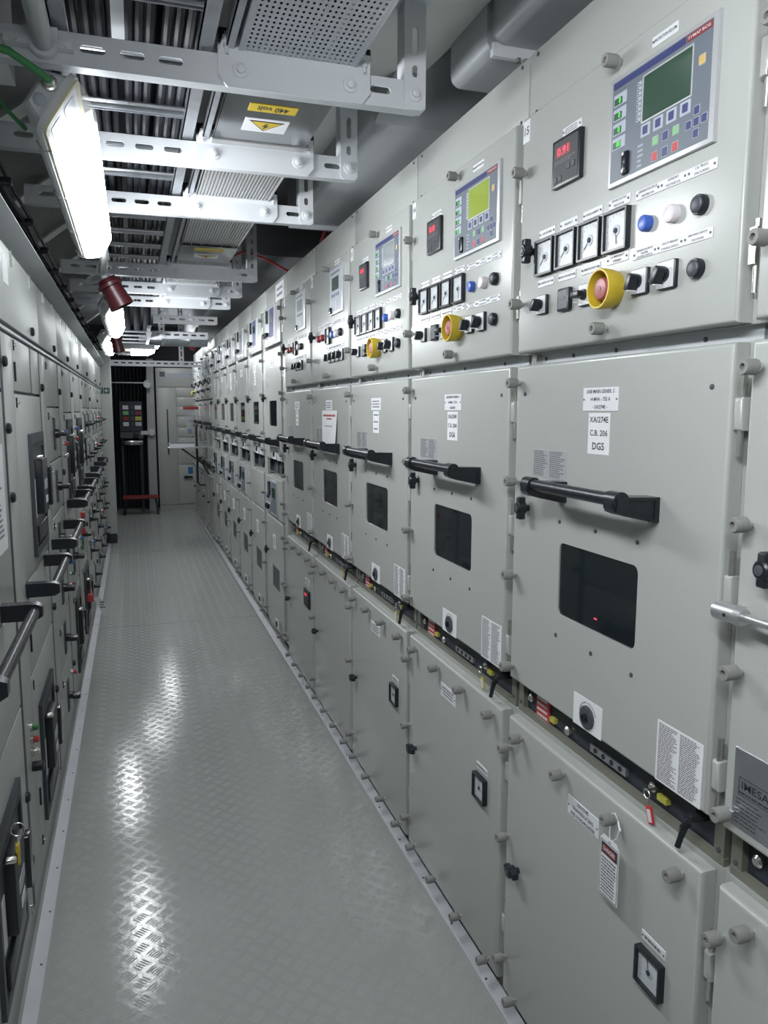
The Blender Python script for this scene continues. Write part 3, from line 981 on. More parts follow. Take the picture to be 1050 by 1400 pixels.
# ---- section B: two-tier contactor panels
def panel_B(k, label):
    t = thing('contactor_panel', label, 'switchgear', (XR, yl(k), 0), R(-90), 'two-tier contactor panels with narrow windows')
    wd = 0.607
    body_common(t, channels=((0.030, 0.088, 0.06), (0.8735, 0.8790, 0.034), (1.160, 1.276, 0.10)))
    top_box(t, z0=2.306)
    part('recess_plate', 'recess', t, lambda b: b.box(0.0, 0.62, 0.09, 0.10, 1.160, 1.276))
    part('recess_plate', 'recess', t, lambda b: b.box(0.0, 0.62, 0.05, 0.06, 0.030, 0.088))
    part('side_strip', 'paint', t, lambda b: b.slab(0.628, 0.735, 0.09, 2.29, 0.010, 0.031, 0.004, 0, 2))
    for x in (0.05, 0.22, 0.40):
        m = part('mechanism_block', 'grey_dark', t, lambda b: b.slab(x, x + 0.11, 1.175, 1.25, 0.055, 0.09, 0.004, 0, 1))
    ob('locking_lever', cm('locking_lever', 'black', lever_fn), t, (0.58, 0.025, 1.255), label='black clamping lever')
    door(t, 'upper_door', 0, wd, 2.040, 2.300)
    h1 = rrect(0.174, 0.450, 1.506, 1.675, 0.012)
    door(t, 'middle_door', 0, wd, 1.280, 2.020, hole=h1)
    viewport(t, 0.174, 0.450, 1.506, 1.675)
    door(t, 'small_door', 0, wd, 0.882, 1.156)
    h2 = rrect(0.195, 0.465, 0.382, 0.538, 0.008)
    door(t, 'lower_door', 0, wd, 0.090, 0.870, hole=h2)
    viewport(t, 0.195, 0.465, 0.382, 0.538, m='grey_dark')
    grab_handle(t, 0.185, 0.50, 1.400)
    part('upper_edge_line', 'black_matt', t, lambda b: b.box(0.0, 0.62, 0.0285, 0.0312, 2.022, 2.038))
    wing_knob(t, 0.03, 1.695)
    wing_knob(t, 0.05, 0.62)
    for z in (1.96, 1.72, 1.45, 1.33, 2.24, 0.80, 0.50, 0.16, 1.02):
        thumb(t, 0.665, z, 0.010)
    for z in (1.85, 1.60, 1.40, 2.17, 0.70, 0.30):
        hinge(t, wd + 0.012, z, 0.010, 1)
    thumb(t, 0.36, 0.055, 0.03)
    if k != 9:
        relay_small(t, 0.215, 0.445, 0.900, 1.135, m='relay_grey', lit=0, dark=True)
        meter(t, 0.13, 1.07, 0.09, slim=True)
        rotary(t, 0.10, 0.945, 0.055, 20)
        rotary(t, 0.165, 0.945, 0.055, 20)
        push_button(t, 0.09, 1.01, 'blue', 0.016)
    fr = part('relay_frame', 'relay_frame', t, lambda b: b.slab(0.06, 0.475, 2.062, 2.29, -0.004, 0, 0.001, 0, 1))
    relay_small(t, 0.245, 0.445, 2.08, 2.285, m='navy' if k in (10, 9) else 'relay_grey', lit=0 if k % 2 else 2, dark=True)
    meter(t, 0.165, 2.235, 0.085, slim=True)
    for i in range(3):
        rotary(t, 0.11 + i * 0.06, 2.115, 0.05, 30 * i)
    for i in range(2):
        label_plate(t, 0.12 + 0.17 * i, 0.22 + 0.17 * i, 2.045, 2.059, (), rows=1, seed=k + i, screws=False)
    label_plate(t, 0.219, 0.353, 1.894, 1.952, (), rows=3, seed=k, name='name_plate')
    text_sheet(t, 0.055, 0.20, 1.757, 1.826, 9, 2, 'relay_frame', seed=k)
    if k % 2:
        lab = ob('label_sheet', cm('label_sheet2', 'paper', lambda b: b.box(0, 0.07, -0.0008, 0, 0, 0.09)), t, (0.25, 0, 1.80))
        lines(lab, 0.01, 0.06, 0.01, 0.08, 3, -0.0013, seed=k)
    sp = ob('socket_plate', cm('socket_plate', 'paper', None), t, (0.28, 0, 1.285))
    ob('socket_hole', cm('socket_hole2', 'black_gloss', lambda b: b.lathe([(0.022, 0), (0.022, -0.005), (0.015, -0.008)], 14)), sp, (0.055, -0.001, 0.034))
    text_sheet(t, 0.44, 0.54, 1.285, 1.36, 14, 2, 'paper', seed=k)
    label_plate(t, 0.23, 0.34, 0.66, 0.76, (), rows=5, seed=k + 8, name='name_plate')
    sp2 = ob('socket_plate', cm('socket_plate', 'paper', None), t, (0.28, 0, 0.105))
    ob('socket_hole', cm('socket_hole2', 'black_gloss', None), sp2, (0.055, -0.001, 0.034))
    text_sheet(t, 0.44, 0.54, 0.10, 0.19, 14, 2, 'relay_frame', seed=k + 1)
    return t


Bn = ['first', 'second', 'third', 'fourth', 'fifth', 'sixth']
for i in range(6):
    o = panel_B(10 - i, '%s two-tier contactor panel with narrow windows, counted away from the camera%s' % (Bn[i], ', blank lower relay door' if i == 1 else ''))
    P[10 - i] = o
bp = label_plate(P[10], 0.354, 0.642, 2.312, 2.42, (), rows=2, seed=31, y=0.024, name='sign_plate')

# ---- section C: distant panels like the near ones
Cn = ['nearest', 'second', 'third', 'farthest']
for i in range(4):
    t = panel_A(4 - i, '%s of the four far switchgear panels beyond the contactor section' % Cn[i], None, detail=0, variant='busA')
    P[4 - i] = t

# ------------------------------------------------------------------ left-hand low-voltage cabinets (local x = away from the camera)


def cam_lock(parent, x, z):
    o = ob('cam_lock', cm('cam_lock', 'black', lambda b: b.slab(-0.006, 0.006, -0.016, 0.016, -0.004, 0, 0.001, 0.002, 1)), parent, (x, 0, z))
    ob('lock_cylinder', cm('lock_cyl', 'zinc', lambda b: (b.lathe([(0.006, -0.003), (0.006, -0.009)], 10), b.box(-0.002, 0.008, -0.012, -0.008, -0.002, 0.002))), o)


def breaker(parent, x0, x1, z0, z1, key=0, big=True):
    W, H = x1 - x0, z1 - z0
    o = part('breaker', 'breaker', parent, lambda b: b.plate(rrect(0, W, 0, H, 0.003), [rrect(0.022, W - 0.022, 0.030, H - 0.05, 0.003)], -0.012, 0.0), (x0, 0, z0), fix=True, label='dark grey frame of the air circuit breaker')
    part('breaker_face', 'grey_dark', o, lambda b: b.box(0.020, W - 0.020, -0.004, 0.0, 0.028, H - 0.048))
    part('operating_block', 'black', o, lambda b: b.slab(W * 0.30, W * 0.72, H * 0.32, H * 0.78, -0.030, -0.004, 0.004, 0.004, 2))
    part('rating_plate', 'white', o, lambda b: b.box(W * 0.12, W * 0.26, -0.0055, -0.004, H * 0.30, H * 0.62))
    part('rating_plate', 'relay_pale', o, lambda b: b.box(W * 0.40, W * 0.62, -0.0315, -0.030, H * 0.52, H * 0.60))
    part('rating_plate', 'white', o, lambda b: b.box(W * 0.45, W * 0.60, -0.0315, -0.030, H * 0.40, H * 0.46))
    part('arc_strip', 'black_matt', o, lambda b: b.box(W * 0.10, W * 0.90, -0.0125, -0.0118, H * 0.90, H * 0.92))
    part('charging_handle', 'black_gloss', o, lambda b: b.slab(W * 0.74, W * 0.86, H * 0.35, H * 0.70, -0.040, -0.004, 0.004, 0.005, 2))
    ob('key_barrel', cm('key_barrel', 'zinc', lambda b: b.lathe([(0.009, 0), (0.009, -0.018), (0.006, -0.022)], 12)), o, (W * 0.3, -0.012, H * 0.80))
    part('lower_flap', 'black', o, lambda b: b.slab(W * 0.15, W * 0.85, H * 0.10, H * 0.24, -0.016, -0.004, 0.003, 0, 2))
    return o


def lever_switch(parent, x, z, s=0.10):
    o = ob('switch_plate', cm(('switch_plate', s), 'breaker', lambda b: b.slab(-s * 0.45, s * 0.45, -s, s, -0.006, 0, 0.002, 0.002, 1)), parent, (x, 0, z))
    ob('switch_lever', cm('switch_lever', 'black', lambda b: (b.lathe([(0.022, 0), (0.020, -0.018), (0.012, -0.022)], 14), b.slab(-0.045, 0.010, -0.010, 0.010, -0.052, -0.018, 0.003, 0.004, 2))), o, (0, -0.006, 0))
    return o


def control_lamp(parent, x, z, m):
    o = ob('pilot_lamp', cm('pilot_ring', 'zinc', lambda b: b.lathe([(0.014, 0), (0.014, -0.008), (0.011, -0.009)], 12)), parent, (x, 0, z))
    ob('lens', cm('pilot_lens', m, lambda b: b.lathe([(0.011, -0.008), (0.011, -0.020), (0.007, -0.025)], 12)), o)


def rail_handle(parent, x0, x1, z):
    o = part('grab_rail', 'black', parent, lambda b: b.lathe([(0.0145, 0.0), (0.0145, x1 - x0)], 16, 'x', (0, -0.080, 0.0)), (x0, 0, z), label='dark tubular grab rail')
    am = cm('rail_bracket', 'black', lambda b: b.rings([[(-0.02, 0, -0.022), (0.02, 0, -0.022), (0.02, 0, 0.022), (-0.02, 0, 0.022)],
                                                        [(-0.02, -0.055, -0.022), (0.02, -0.055, -0.022), (0.02, -0.055, 0.022), (-0.02, -0.055, 0.022)],
                                                        [(-0.019, -0.085, -0.021), (0.019, -0.085, -0.021), (0.019, -0.085, 0.021), (-0.019, -0.085, 0.021)],
                                                        [(-0.014, -0.100, -0.013), (0.014, -0.100, -0.013), (0.014, -0.100, 0.013), (-0.014, -0.100, 0.013)]]))
    ob('bracket', am, o)
    ob('bracket', am, o, (x1 - x0, 0, 0))


def fdoor(t, name, x0, x1, z0, z1):
    return part(name, 'paint_left', t, lambda b: b.slab(x0, x1, z0, z1, 0, 0.02, 0.0025, 0, 2))


def cabinet_L(y0, y1, label, variant, rail=None, seed=1, midbreaker=True):
    rr = random.Random(seed)
    W = y1 - y0
    t = thing('low_voltage_cabinet', label, 'cabinet', (XL, y0, 0), R(90), 'low-voltage cabinets along the left side')
    part('body', 'recess', t, lambda b: b.box(0.002, W - 0.002, 0.012, 0.80, 0.09, 1.85), smooth=0)
    part('plinth', 'paint_frame', t, lambda b: b.box(0.001, W - 0.001, 0.008, 0.80, 0.0, 0.088), smooth=0)
    part('top_panel', 'paint_left', t, lambda b: b.slab(0.001, W - 0.001, 1.866, 2.098, -0.004, 0.80, 0.003, 0, 2))
    part('belt_recess', 'recess', t, lambda b: b.box(0.001, W - 0.001, 0.014, 0.78, 1.838, 1.866))
    part('belt_rail', 'galv', t, lambda b: b.box(0.001, W - 0.001, 0.002, 0.014, 1.847, 1.856))
    ob('round_lock', cm('round_lock', 'black', lambda b: b.lathe([(0.016, 0), (0.016, -0.008), (0.011, -0.012)], 14)), t, (W * 0.74, -0.004, 1.895))
    for x in (W * 0.25, W * 0.75):
        part('top_clip', 'zinc', t, lambda b: b.box(x, x + 0.03, -0.008, -0.003, 2.05, 2.10))
    fdoor(t, 'stile_panel', 0.004, 0.200, 0.095, 1.834)
    part('seam_strip', 'recess', t, lambda b: b.box(W - 0.043, W - 0.001, 0.0008, 0.012, 0.095, 1.834))
    xs, xe = 0.206, W - 0.045
    if variant == 'tall':
        xm = xs + (xe - xs) * 0.64
        fdoor(t, 'door', xs, xm - 0.018, 1.672, 1.834)
        fdoor(t, 'door', xm + 0.018, xe, 1.672, 1.834)
        part('seam_strip', 'recess', t, lambda b: b.box(xm - 0.0175, xm + 0.0175, 0.001, 0.012, 1.672, 1.834))
        fdoor(t, 'door', xs, xe, 1.060, 1.662)
        fdoor(t, 'door', xs, xe, 0.755, 1.052)
        fdoor(t, 'door', xs, xe, 0.095, 0.747)
        for z in (1.812, 1.635, 1.02, 0.715, 0.17):
            cam_lock(t, xs + 0.03, z)
        for z in (1.70, 0.83, 0.30):
            part('door_stop', 'black', t, lambda b: b.box(xs + 0.018, xs + 0.026, -0.006, 0, z, z + 0.06))
        if midbreaker:
            breaker(t, xs + 0.25, xe - 0.05, 1.10, 1.53)
        breaker(t, xs + 0.12, xs + 0.52 if W > 0.85 else xe - 0.06, 0.19, 0.61)
        for i, m in enumerate(('green', 'red', 'zinc')):
            control_lamp(t, 0.11, 0.62 - i * 0.040, m)
        ob('selector', cm('left_sel', 'black', lambda b: b.lathe([(0.016, 0), (0.016, -0.03), (0.012, -0.034)], 12)), t, (0.11, 0, 0.49))
        for z in (1.56, 1.36, 0.47, 0.27, 1.75):
            ob('round_lock', cm('round_lock', 'black', None), t, (xe - 0.012 if z < 1 else 0.018, 0, z))
        for z in (0.115, 0.135):
            ob('screw', cm('left_screw', 'zinc', lambda b: b.lathe([(0.005, 0), (0.005, -0.004)], 8)), t, (W - 0.08, 0, z))
    elif variant == 'narrow':
        fdoor(t, 'door', xs, xe, 1.60, 1.834)
        fdoor(t, 'door', xs, xe, 1.06, 1.592)
        fdoor(t, 'door', xs, xe, 0.62, 1.052)
        fdoor(t, 'door', xs, xe, 0.095, 0.612)
        for z in (1.80, 1.57, 1.02, 0.58):
            cam_lock(t, xs + 0.03, z)
        breaker(t, xs + 0.12, xe - 0.08, 1.12, 1.56)
        breaker(t, xs + 0.12, xe - 0.08, 0.14, 0.57)
        lever_switch(t, xs + 0.20, 0.80)
        for z in (1.70, 1.30, 0.9, 0.3):
            ob('round_lock', cm('round_lock', 'black', None), t, (0.02, 0, z))
        for i, m in enumerate(('blue', 'red', 'zinc')):
            control_lamp(t, 0.11, 1.50 - i * 0.06, m)
        for i, m in enumerate(('sky_blue', 'green', 'red')):
            control_lamp(t, 0.11, 0.82 - i * 0.06, m)
    else:
        zs = [1.834, 1.62, 1.38, 1.14, 0.90, 0.66, 0.42, 0.095]
        for i in range(len(zs) - 1):
            z1, z0 = zs[i], zs[i + 1] + 0.008
            n = 2 if W > 1.0 else 1
            for q in range(n):
                xa = xs + (xe - xs) * q / n + (0.003 if q else 0)
                xb = xs + (xe - xs) * (q + 1) / n - 0.003
                fdoor(t, 'door', xa, xb, z0, z1)
                cam_lock(t, xa + 0.03, z1 - 0.035)
                if i > 0:
                    lever_switch(t, xa + (xb - xa) * 0.45, (z0 + z1) / 2, 0.075)
                    if rr.random() < 0.22:
                        control_lamp(t, xb - 0.05, (z0 + z1) / 2 + 0.03, rr.choice(('red', 'green', 'zinc', 'blue')))
                    lines(t, xa + 0.06, xa + 0.16, z1 - 0.05, z1 - 0.03, 1, -0.0006, m='white', seed=i, ragged=0.05, fill=0.9, name='tag_strip')
        for z in (1.7, 1.26, 0.8, 0.3):
            ob('round_lock', cm('round_lock', 'black', None), t, (0.02, 0, z))
    if rail:
        rail_handle(t, rail[0] - y0, rail[1] - y0, rail[2])
    return t


cm('round_lock', 'black', lambda b: b.lathe([(0.016, 0), (0.016, -0.008), (0.011, -0.012)], 14))
LB = [(0.545, 1.485), (1.485, 2.425), (2.425, 3.363), (3.363, 4.156), (4.156, 4.949), (4.949, 5.796), (5.796, 7.0), (7.0, 8.477), (8.477, 9.62)]
LV = ['tall', 'tall', 'tall', 'multi', 'narrow', 'narrow', 'multi', 'multi', 'multi']
LR = [None, (1.56, 2.16, 1.087), (2.64, 3.16, 1.04), (3.47, 4.06, 1.05), (4.34, 4.86, 1.12), (5.1, 5.7, 1.12), (6.0, 6.7, 1.13), (7.3, 8.0, 1.13), None]
LN = ['cabinet nearest the photographer on the left, mostly outside the frame',
      'left cabinet cut by the frame edge, with the nearest grab rail and a paper sheet',
      'left cabinet with a tall dark breaker, between the cut-off cabinet and the drawer stack',
      'left cabinet of stacked drawers just past the second grab rail',
      'left cabinet with red and blue lamps, nearer of the two narrow breaker cabinets',
      'left cabinet with a breaker, farther of the two narrow breaker cabinets',
      'nearest of the three wide drawer cabinets at the far left',
      'middle of the three wide drawer cabinets at the far left',
      'farthest left drawer cabinet, beside the pillar with the exit sign']
LC = []
for i, (a, c) in enumerate(LB):
    LC.append(cabinet_L(a, c, LN[i], LV[i], LR[i], i, i != 1))
# paper sheet on the cut-off cabinet
sh = part('paper_sheet', 'paper', LC[1], lambda b: b.box(0.55, 0.84, -0.0015, 0, 1.232, 1.52))
lines(sh, 0.60, 0.80, 1.27, 1.44, 12, -0.002, seed=12)
# sign plates on the top panels
label_plate(LC[7], 0.9, 1.1, 1.95, 2.05, (), rows=0, y=-0.004, screws=False, name='sign_plate')
label_plate(LC[2], 0.08, 0.18, 1.98, 2.06, (), rows=0, y=-0.004, screws=False, name='sign_plate')

# fascia and cable run above the left cabinets
o = part('cornice', 'duct', None, lambda b: b.prism([(-0.84, 2.103), (-0.350, 2.103), (-0.288, 2.136), (-0.288, 2.140), (-0.350, 2.140), (-0.84, 2.16)], YB + 0.1, 9.7), fix=True)
tag(o, 'long grey sheet metal cornice overhanging the top of the left cabinets', 'cornice')

# ------------------------------------------------------------------ overhead: deck plate, ducts
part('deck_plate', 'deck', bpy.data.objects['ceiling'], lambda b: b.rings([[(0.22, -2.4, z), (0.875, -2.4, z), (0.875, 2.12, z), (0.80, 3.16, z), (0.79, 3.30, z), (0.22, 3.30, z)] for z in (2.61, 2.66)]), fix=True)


def duct_box(b, x0, x1, z0, z1, y0, y1, r=0.05):
    poly = []
    for k in range(6):
        a = R(180 + 18 * k)
        poly.append((x0 + r + r * math.cos(a), z0 + r + r * math.sin(a)))
    poly += [(x1, z0), (x1, z1), (x0, z1)]
    b.prism(poly, y0, y1)


d1 = thing('ventilation_duct', 'grey ventilation duct above the nearest right panels, with a bolted flange', 'duct', (0, 0, 0))
part('duct_section', 'duct', d1, lambda b: duct_box(b, 0.885, 1.85, 2.515, 2.9, -2.4, 1.86, 0.03), fix=True)
part('duct_section', 'duct', d1, lambda b: duct_box(b, 0.872, 1.85, 2.500, 2.9, 1.86, 2.09, 0.03), fix=True)
part('flange', 'steel_white', d1, lambda b: b.box(0.885, 1.4, 1.850, 1.866, 2.488, 2.52))
for i in range(3):
    ob('flange_bolt', cm('flange_bolt', 'zinc', lambda b: b.lathe([(0.007, 0), (0.007, -0.01)], 6, 'z')), d1, (0.955 + i * 0.02, 1.850, 2.490))
d2 = thing('ventilation_duct', 'dark ventilation duct above the DG6 panel, behind the hangers', 'duct', (0, 0, 0))
part('duct_section', 'duct', d2, lambda b: (duct_box(b, 0.748, 1.85, 2.505, 2.9, 2.42, 3.8, 0.06)), fix=True)
part('duct_transition', 'duct', d2, lambda b: b.rings([[(0.79, 2.22, 2.66), (1.85, 2.30, 2.66), (1.85, 2.30, 2.9), (0.79, 2.22, 2.9)], [(0.755, 2.42, 2.505), (1.85, 2.42, 2.505), (1.85, 2.42, 2.9), (0.755, 2.42, 2.9)]]), fix=True)
part('flange', 'steel_white', d2, lambda b: b.box(0.75, 1.4, 3.78, 3.80, 2.485, 2.53))
d3 = thing('ventilation_duct', 'dark duct far overhead above the contactor panels', 'duct', (0, 0, 0))
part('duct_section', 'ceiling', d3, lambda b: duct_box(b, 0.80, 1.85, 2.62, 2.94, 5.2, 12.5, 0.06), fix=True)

# ------------------------------------------------------------------ overhead: strut rails with hangers
ZR = 2.35


def strut(y, x0, x1, label, bracket=(0.215, 0.575), hang=0.692, ztop=2.61, z=ZR, nslot=None, hg=True):
    t = thing('strut_rail', label, 'rail', (0, y, z), group='white slotted strut rails under the deck head')
    holes = []
    x = x0 + 0.05
    while x < x1 - 0.07:
        if not (bracket and bracket[0] - 0.06 < x < bracket[1] - 0.0):
            holes.append(rrect(x, x + 0.052, 0.030, 0.046, 0.0075))
        x += 0.082
    part('channel', 'steel_white', t, lambda b: (b.plate([(x0, 0.006), (x1, 0.006), (x1, 0.068), (x0, 0.068)], holes, 0.0, 0.004), b.prism([(x0, 0.0), (x1 - 0.02, 0.0), (x1, 0.006), (x0, 0.006)], 0.0, 0.036), b.box(x0, x1, 0.004, 0.036, 0.066, 0.070)), fix=True)
    if bracket:
        a, c = bracket
        br = part('tray_bracket', 'steel_white', t, lambda b: (b.prism([(a + 0.02, -0.004), (c - 0.02, -0.004), (c, 0.020), (c, 0.088), (a, 0.088), (a, 0.020)], -0.010, -0.002), b.rings([[(a, -0.010, 0.062), (c, -0.010, 0.062), (c, -0.006, 0.062), (a, -0.006, 0.062)], [(a + 0.01, -0.030, 0.098), (c - 0.005, -0.030, 0.098), (c - 0.005, -0.026, 0.100), (a + 0.01, -0.026, 0.100)]])), fix=True)
        for x in (a + 0.05, c - 0.05):
            ob('bolt', cm('strut_bolt', 'steel_white', lambda b: b.lathe([(0.019, 0), (0.018, -0.004), (0.010, -0.005), (0.010, -0.012), (0.007, -0.014)], 12)), br, (x, -0.010, 0.035))
        for x in (a + 0.018, c - 0.018):
            ob('clamp_stud', cm('clamp_stud', 'steel_white', lambda b: (b.lathe([(0.004, 0), (0.004, 0.045)], 8, 'z'), b.lathe([(0.008, 0.012), (0.008, 0.020)], 6, 'z'))), br, (x, -0.022, 0.062))
            part('tray_clamp', 'black', br, lambda b: b.slab(x - 0.018, x + 0.018, 0.088, 0.118, -0.020, 0.012, 0.004, 0.004, 2))
    if hg:
        hs = []
        zz = 0.075
        L = ztop - z
        i = 0
        while zz < L - 0.05:
            ln = 0.028 if i % 2 == 0 else 0.065
            hs.append(rrect(-0.008, 0.008, zz, min(zz + ln, L - 0.02), 0.0075))
            zz += ln + 0.022
            i += 1
        h = part('hanger', 'steel_white', t, lambda b: (b.plate([(-0.028, 0.010), (-0.018, 0.0), (0.018, 0.0), (0.028, 0.010), (0.028, L), (-0.028, L)], hs, -0.006, -0.001), b.box(0.024, 0.029, -0.001, 0.045, 0.006, L), b.box(-0.029, -0.024, -0.001, 0.045, 0.06, L)), (hang, 0, 0), fix=True)
        ob('bolt', cm('strut_bolt', 'steel_white', None), h, (0, -0.006, 0.036))
        part('top_pad', 'steel_white', h, lambda b: b.box(-0.065, 0.040, -0.05, 0.07, L - 0.012, L))
    return t


cm('strut_bolt', 'steel_white', lambda b: b.lathe([(0.019, 0), (0.018, -0.004), (0.010, -0.005), (0.010, -0.012), (0.007, -0.014)], 12))
SY = [1.89, 2.50, 3.14, 4.60, 5.26, 5.90]
SN = ['nearest white strut rail across the top of the photo, beside the 440 volt label',
      'second white strut rail overhead, just past the 440 volt label',
      'third white strut rail overhead, its hanger above the far relays',
      'fourth white strut rail overhead, just past the second warning label',
      'fifth white strut rail overhead, in the bright cluster',
      'sixth white strut rail overhead, last with a hanger on the right']
for i, y in enumerate(SY):
    strut(y, -0.62 if i == 0 else -0.34, 0.722, SN[i], ztop=2.61 if i < 3 else 2.95)
strut(7.0, 0.20, 0.74, 'short plain strut rail behind the six tray rails', bracket=None, hang=0.3, ztop=2.95)
strut(7.9, 0.20, 0.74, 'farthest short plain strut rail under the deck head', bracket=None, hang=0.3, ztop=2.95, z=2.30)
strut(9.9, -0.24, 0.885, 'long thin slotted rail across the aisle in front of the end wall', bracket=None, hang=0.6, ztop=2.95, z=2.135, hg=True)


# ------------------------------------------------------------------ overhead: ladder tray with cables
def ladder(y0, y1, xa, xb, z, label, step=0.30, first=None):
    t = thing('cable_ladder', label, 'cable tray', (0, 0, 0))
    for x in (xa, xb):
        hs = [rrect(y0 + 0.05 + i * 0.11, y0 + 0.08 + i * 0.11, 0.022, 0.034, 0.005) for i in range(int((y1 - y0 - 0.1) / 0.11))]
        part('side_rail', 'galv', t, lambda b: (b.box(x - 0.017, x + 0.017, y0, y1, z, z + 0.004), b.box(x - 0.017, x - 0.014, y0, y1, z, z + 0.06), b.box(x - 0.017, x + 0.017, y0, y1, z + 0.056, z + 0.06)))
    y = y0 + 0.1 if first is None else first
    while y < y1 - 0.04:
        part('rung', 'galv', t, lambda b: (b.box(xa + 0.018, xb - 0.018, y - 0.010, y + 0.010, z + 0.014, z + 0.018), b.box(xa + 0.018, xb - 0.018, y - 0.010, y - 0.007, z + 0.002, z + 0.018), b.box(xa + 0.018, xb - 0.018, y + 0.007, y + 0.010, z + 0.002, z + 0.018), b.lathe([(0.006, xa + 0.018), (0.006, xb - 0.018)], 8, 'x', (0, y - 0.034, z + 0.012))))
        y += step
    return t


ladder(-2.3, 6.35, -0.118, 0.188, 2.425, 'galvanised cable ladder full of black cables above the ceiling lamps', 0.31, -2.0)
CX = [-0.092, -0.066, -0.040, 0.024, 0.047, 0.071, 0.108, 0.132, 0.156]
for i, x in enumerate(CX):
    r = 0.0112
    j = random.Random(i)
    pts = [(x + 0.0006 * j.uniform(-1, 1), -2.3 + q * 0.55, 2.446 + r + 0.003 * j.random()) for q in range(17)]
    o = part('power_cable', 'cable', None, lambda b: b.tube(pts, r, 8))
    tag(o, 'dark sheathed power cable lying lengthwise on the overhead ladder tray', 'cable', 'cables on the overhead ladder')
for i, x in enumerate([-0.08, -0.03, 0.02, 0.07, 0.12]):
    o = part('power_cable', 'cable', None, lambda b: b.tube([(x, -2.3, 2.51), (x + 0.02, 1.5, 2.512), (x, 6.3, 2.51)], 0.014, 8))
    tag(o, 'dark sheathed power cable lying lengthwise on the overhead ladder tray', 'cable', 'cables on the overhead ladder')
o = part('flat_bar', 'steel_white', None, lambda b: b.rings([[(-0.012, -0.6, z), (0.016, -0.6, z), (0.016, 1.95, z), (0.012, 2.20, z), (-0.012, 1.98, z)] for z in (2.452, 2.458)]), fix=True)
tag(o, 'white flat bar with a pointed end lying among the cables near the lamp', 'bar')
# cables dropping at the far end of the ladder
for i in range(3):
    x = -0.02 + i * 0.085
    pts = [(x, 6.37, 2.50), (x, 6.7, 2.48), (x + 0.005, 7.2, 2.41), (x + 0.01, 8.2, 2.395)]
    o = part('cable_bundle', 'cable_black', None, lambda b: b.tube(pts, 0.030, 10))
    tag(o, ('leftmost', 'middle', 'rightmost')[i] + ' of three thick black cable bundles sloping down past the sixth rail', 'cable bundle', 'thick cable bundles')
ladder(7.3, 8.7, -0.12, 0.175, 2.30, 'short far cable ladder under the three black bundles', 0.4)

# ------------------------------------------------------------------ overhead: the 440 volt tray
XA, XB, ZT = 0.262, 0.535, 2.425


def perforated(b, y0, y1):
    nx = 20
    dx = (XB - XA - 0.02) / nx
    ny = int((y1 - y0) / 0.0205)
    dy = (y1 - y0) / ny
    for j in range(ny):
        for i in range(nx):
            cx, cy = XA + 0.01 + (i + 0.5) * dx, y0 + (j + 0.5) * dy
            c4 = [(cx - dx / 2, cy - dy / 2), (cx + dx / 2, cy - dy / 2), (cx + dx / 2, cy + dy / 2), (cx - dx / 2, cy + dy / 2)]
            oc = []
            for k in range(8):
                a = R(-112.5 + 45 * k)
                oc.append((cx + 0.0030 * math.cos(a), cy + 0.0052 * math.sin(a)))
            vs = [(p[0], p[1], ZT) for p in c4 + oc]
            fs = []
            for k in range(4):
                a, c = k, (k + 1) % 4
                fs.append((a, 4 + 2 * k, 4 + 2 * k + 1, c))
                fs.append((c, 4 + 2 * k + 1, 4 + (2 * k + 2) % 8))
            b.add(vs, fs)
    b.box(XA, XA + 0.010, y0, y1, ZT - 0.001, ZT + 0.002)
    b.box(XB - 0.010, XB, y0, y1, ZT - 0.001, ZT + 0.002)
    b.box(XA - 0.002, XA, y0, y1, ZT - 0.002, ZT + 0.06)
    b.box(XB, XB + 0.002, y0, y1, ZT - 0.002, ZT + 0.06)


def ribbed(b, y0, y1, n=22):
    dx = (XB - XA - 0.01) / n
    vs, fs = [], []
    for i in range(n + 1):
        x = XA + 0.005 + i * dx
        zz = [(x, ZT), (x + dx * 0.55, ZT), (x + dx * 0.62, ZT + 0.006), (x + dx * 0.93, ZT + 0.006)]
        for q in zz:
            vs += [(q[0], y0, q[1]), (q[0], y1, q[1])]
    for i in range(len(vs) // 2 - 1):
        fs.append((2 * i, 2 * i + 1, 2 * i + 3, 2 * i + 2))
    b.add(vs, fs)
    b.box(XA - 0.002, XA, y0, y1, ZT - 0.002, ZT + 0.06)
    b.box(XB, XB + 0.004, y0, y1, ZT - 0.002, ZT + 0.06)


tr = thing('cable_tray', 'covered metal cable tray carrying the 440 volt warning labels', 'cable tray', (0, 0, 0))
part('perforated_cover', 'perforated', tr, lambda b: perforated(b, -1.2, 1.90), smooth=0)


def cover(y0, y1):
    return part('smooth_cover', 'stainless', tr, lambda b: (b.box(XA - 0.004, XB + 0.002, y0, y1, ZT - 0.010, ZT - 0.006), b.box(XA - 0.006, XA - 0.002, y0, y1, ZT - 0.010, ZT + 0.05)))


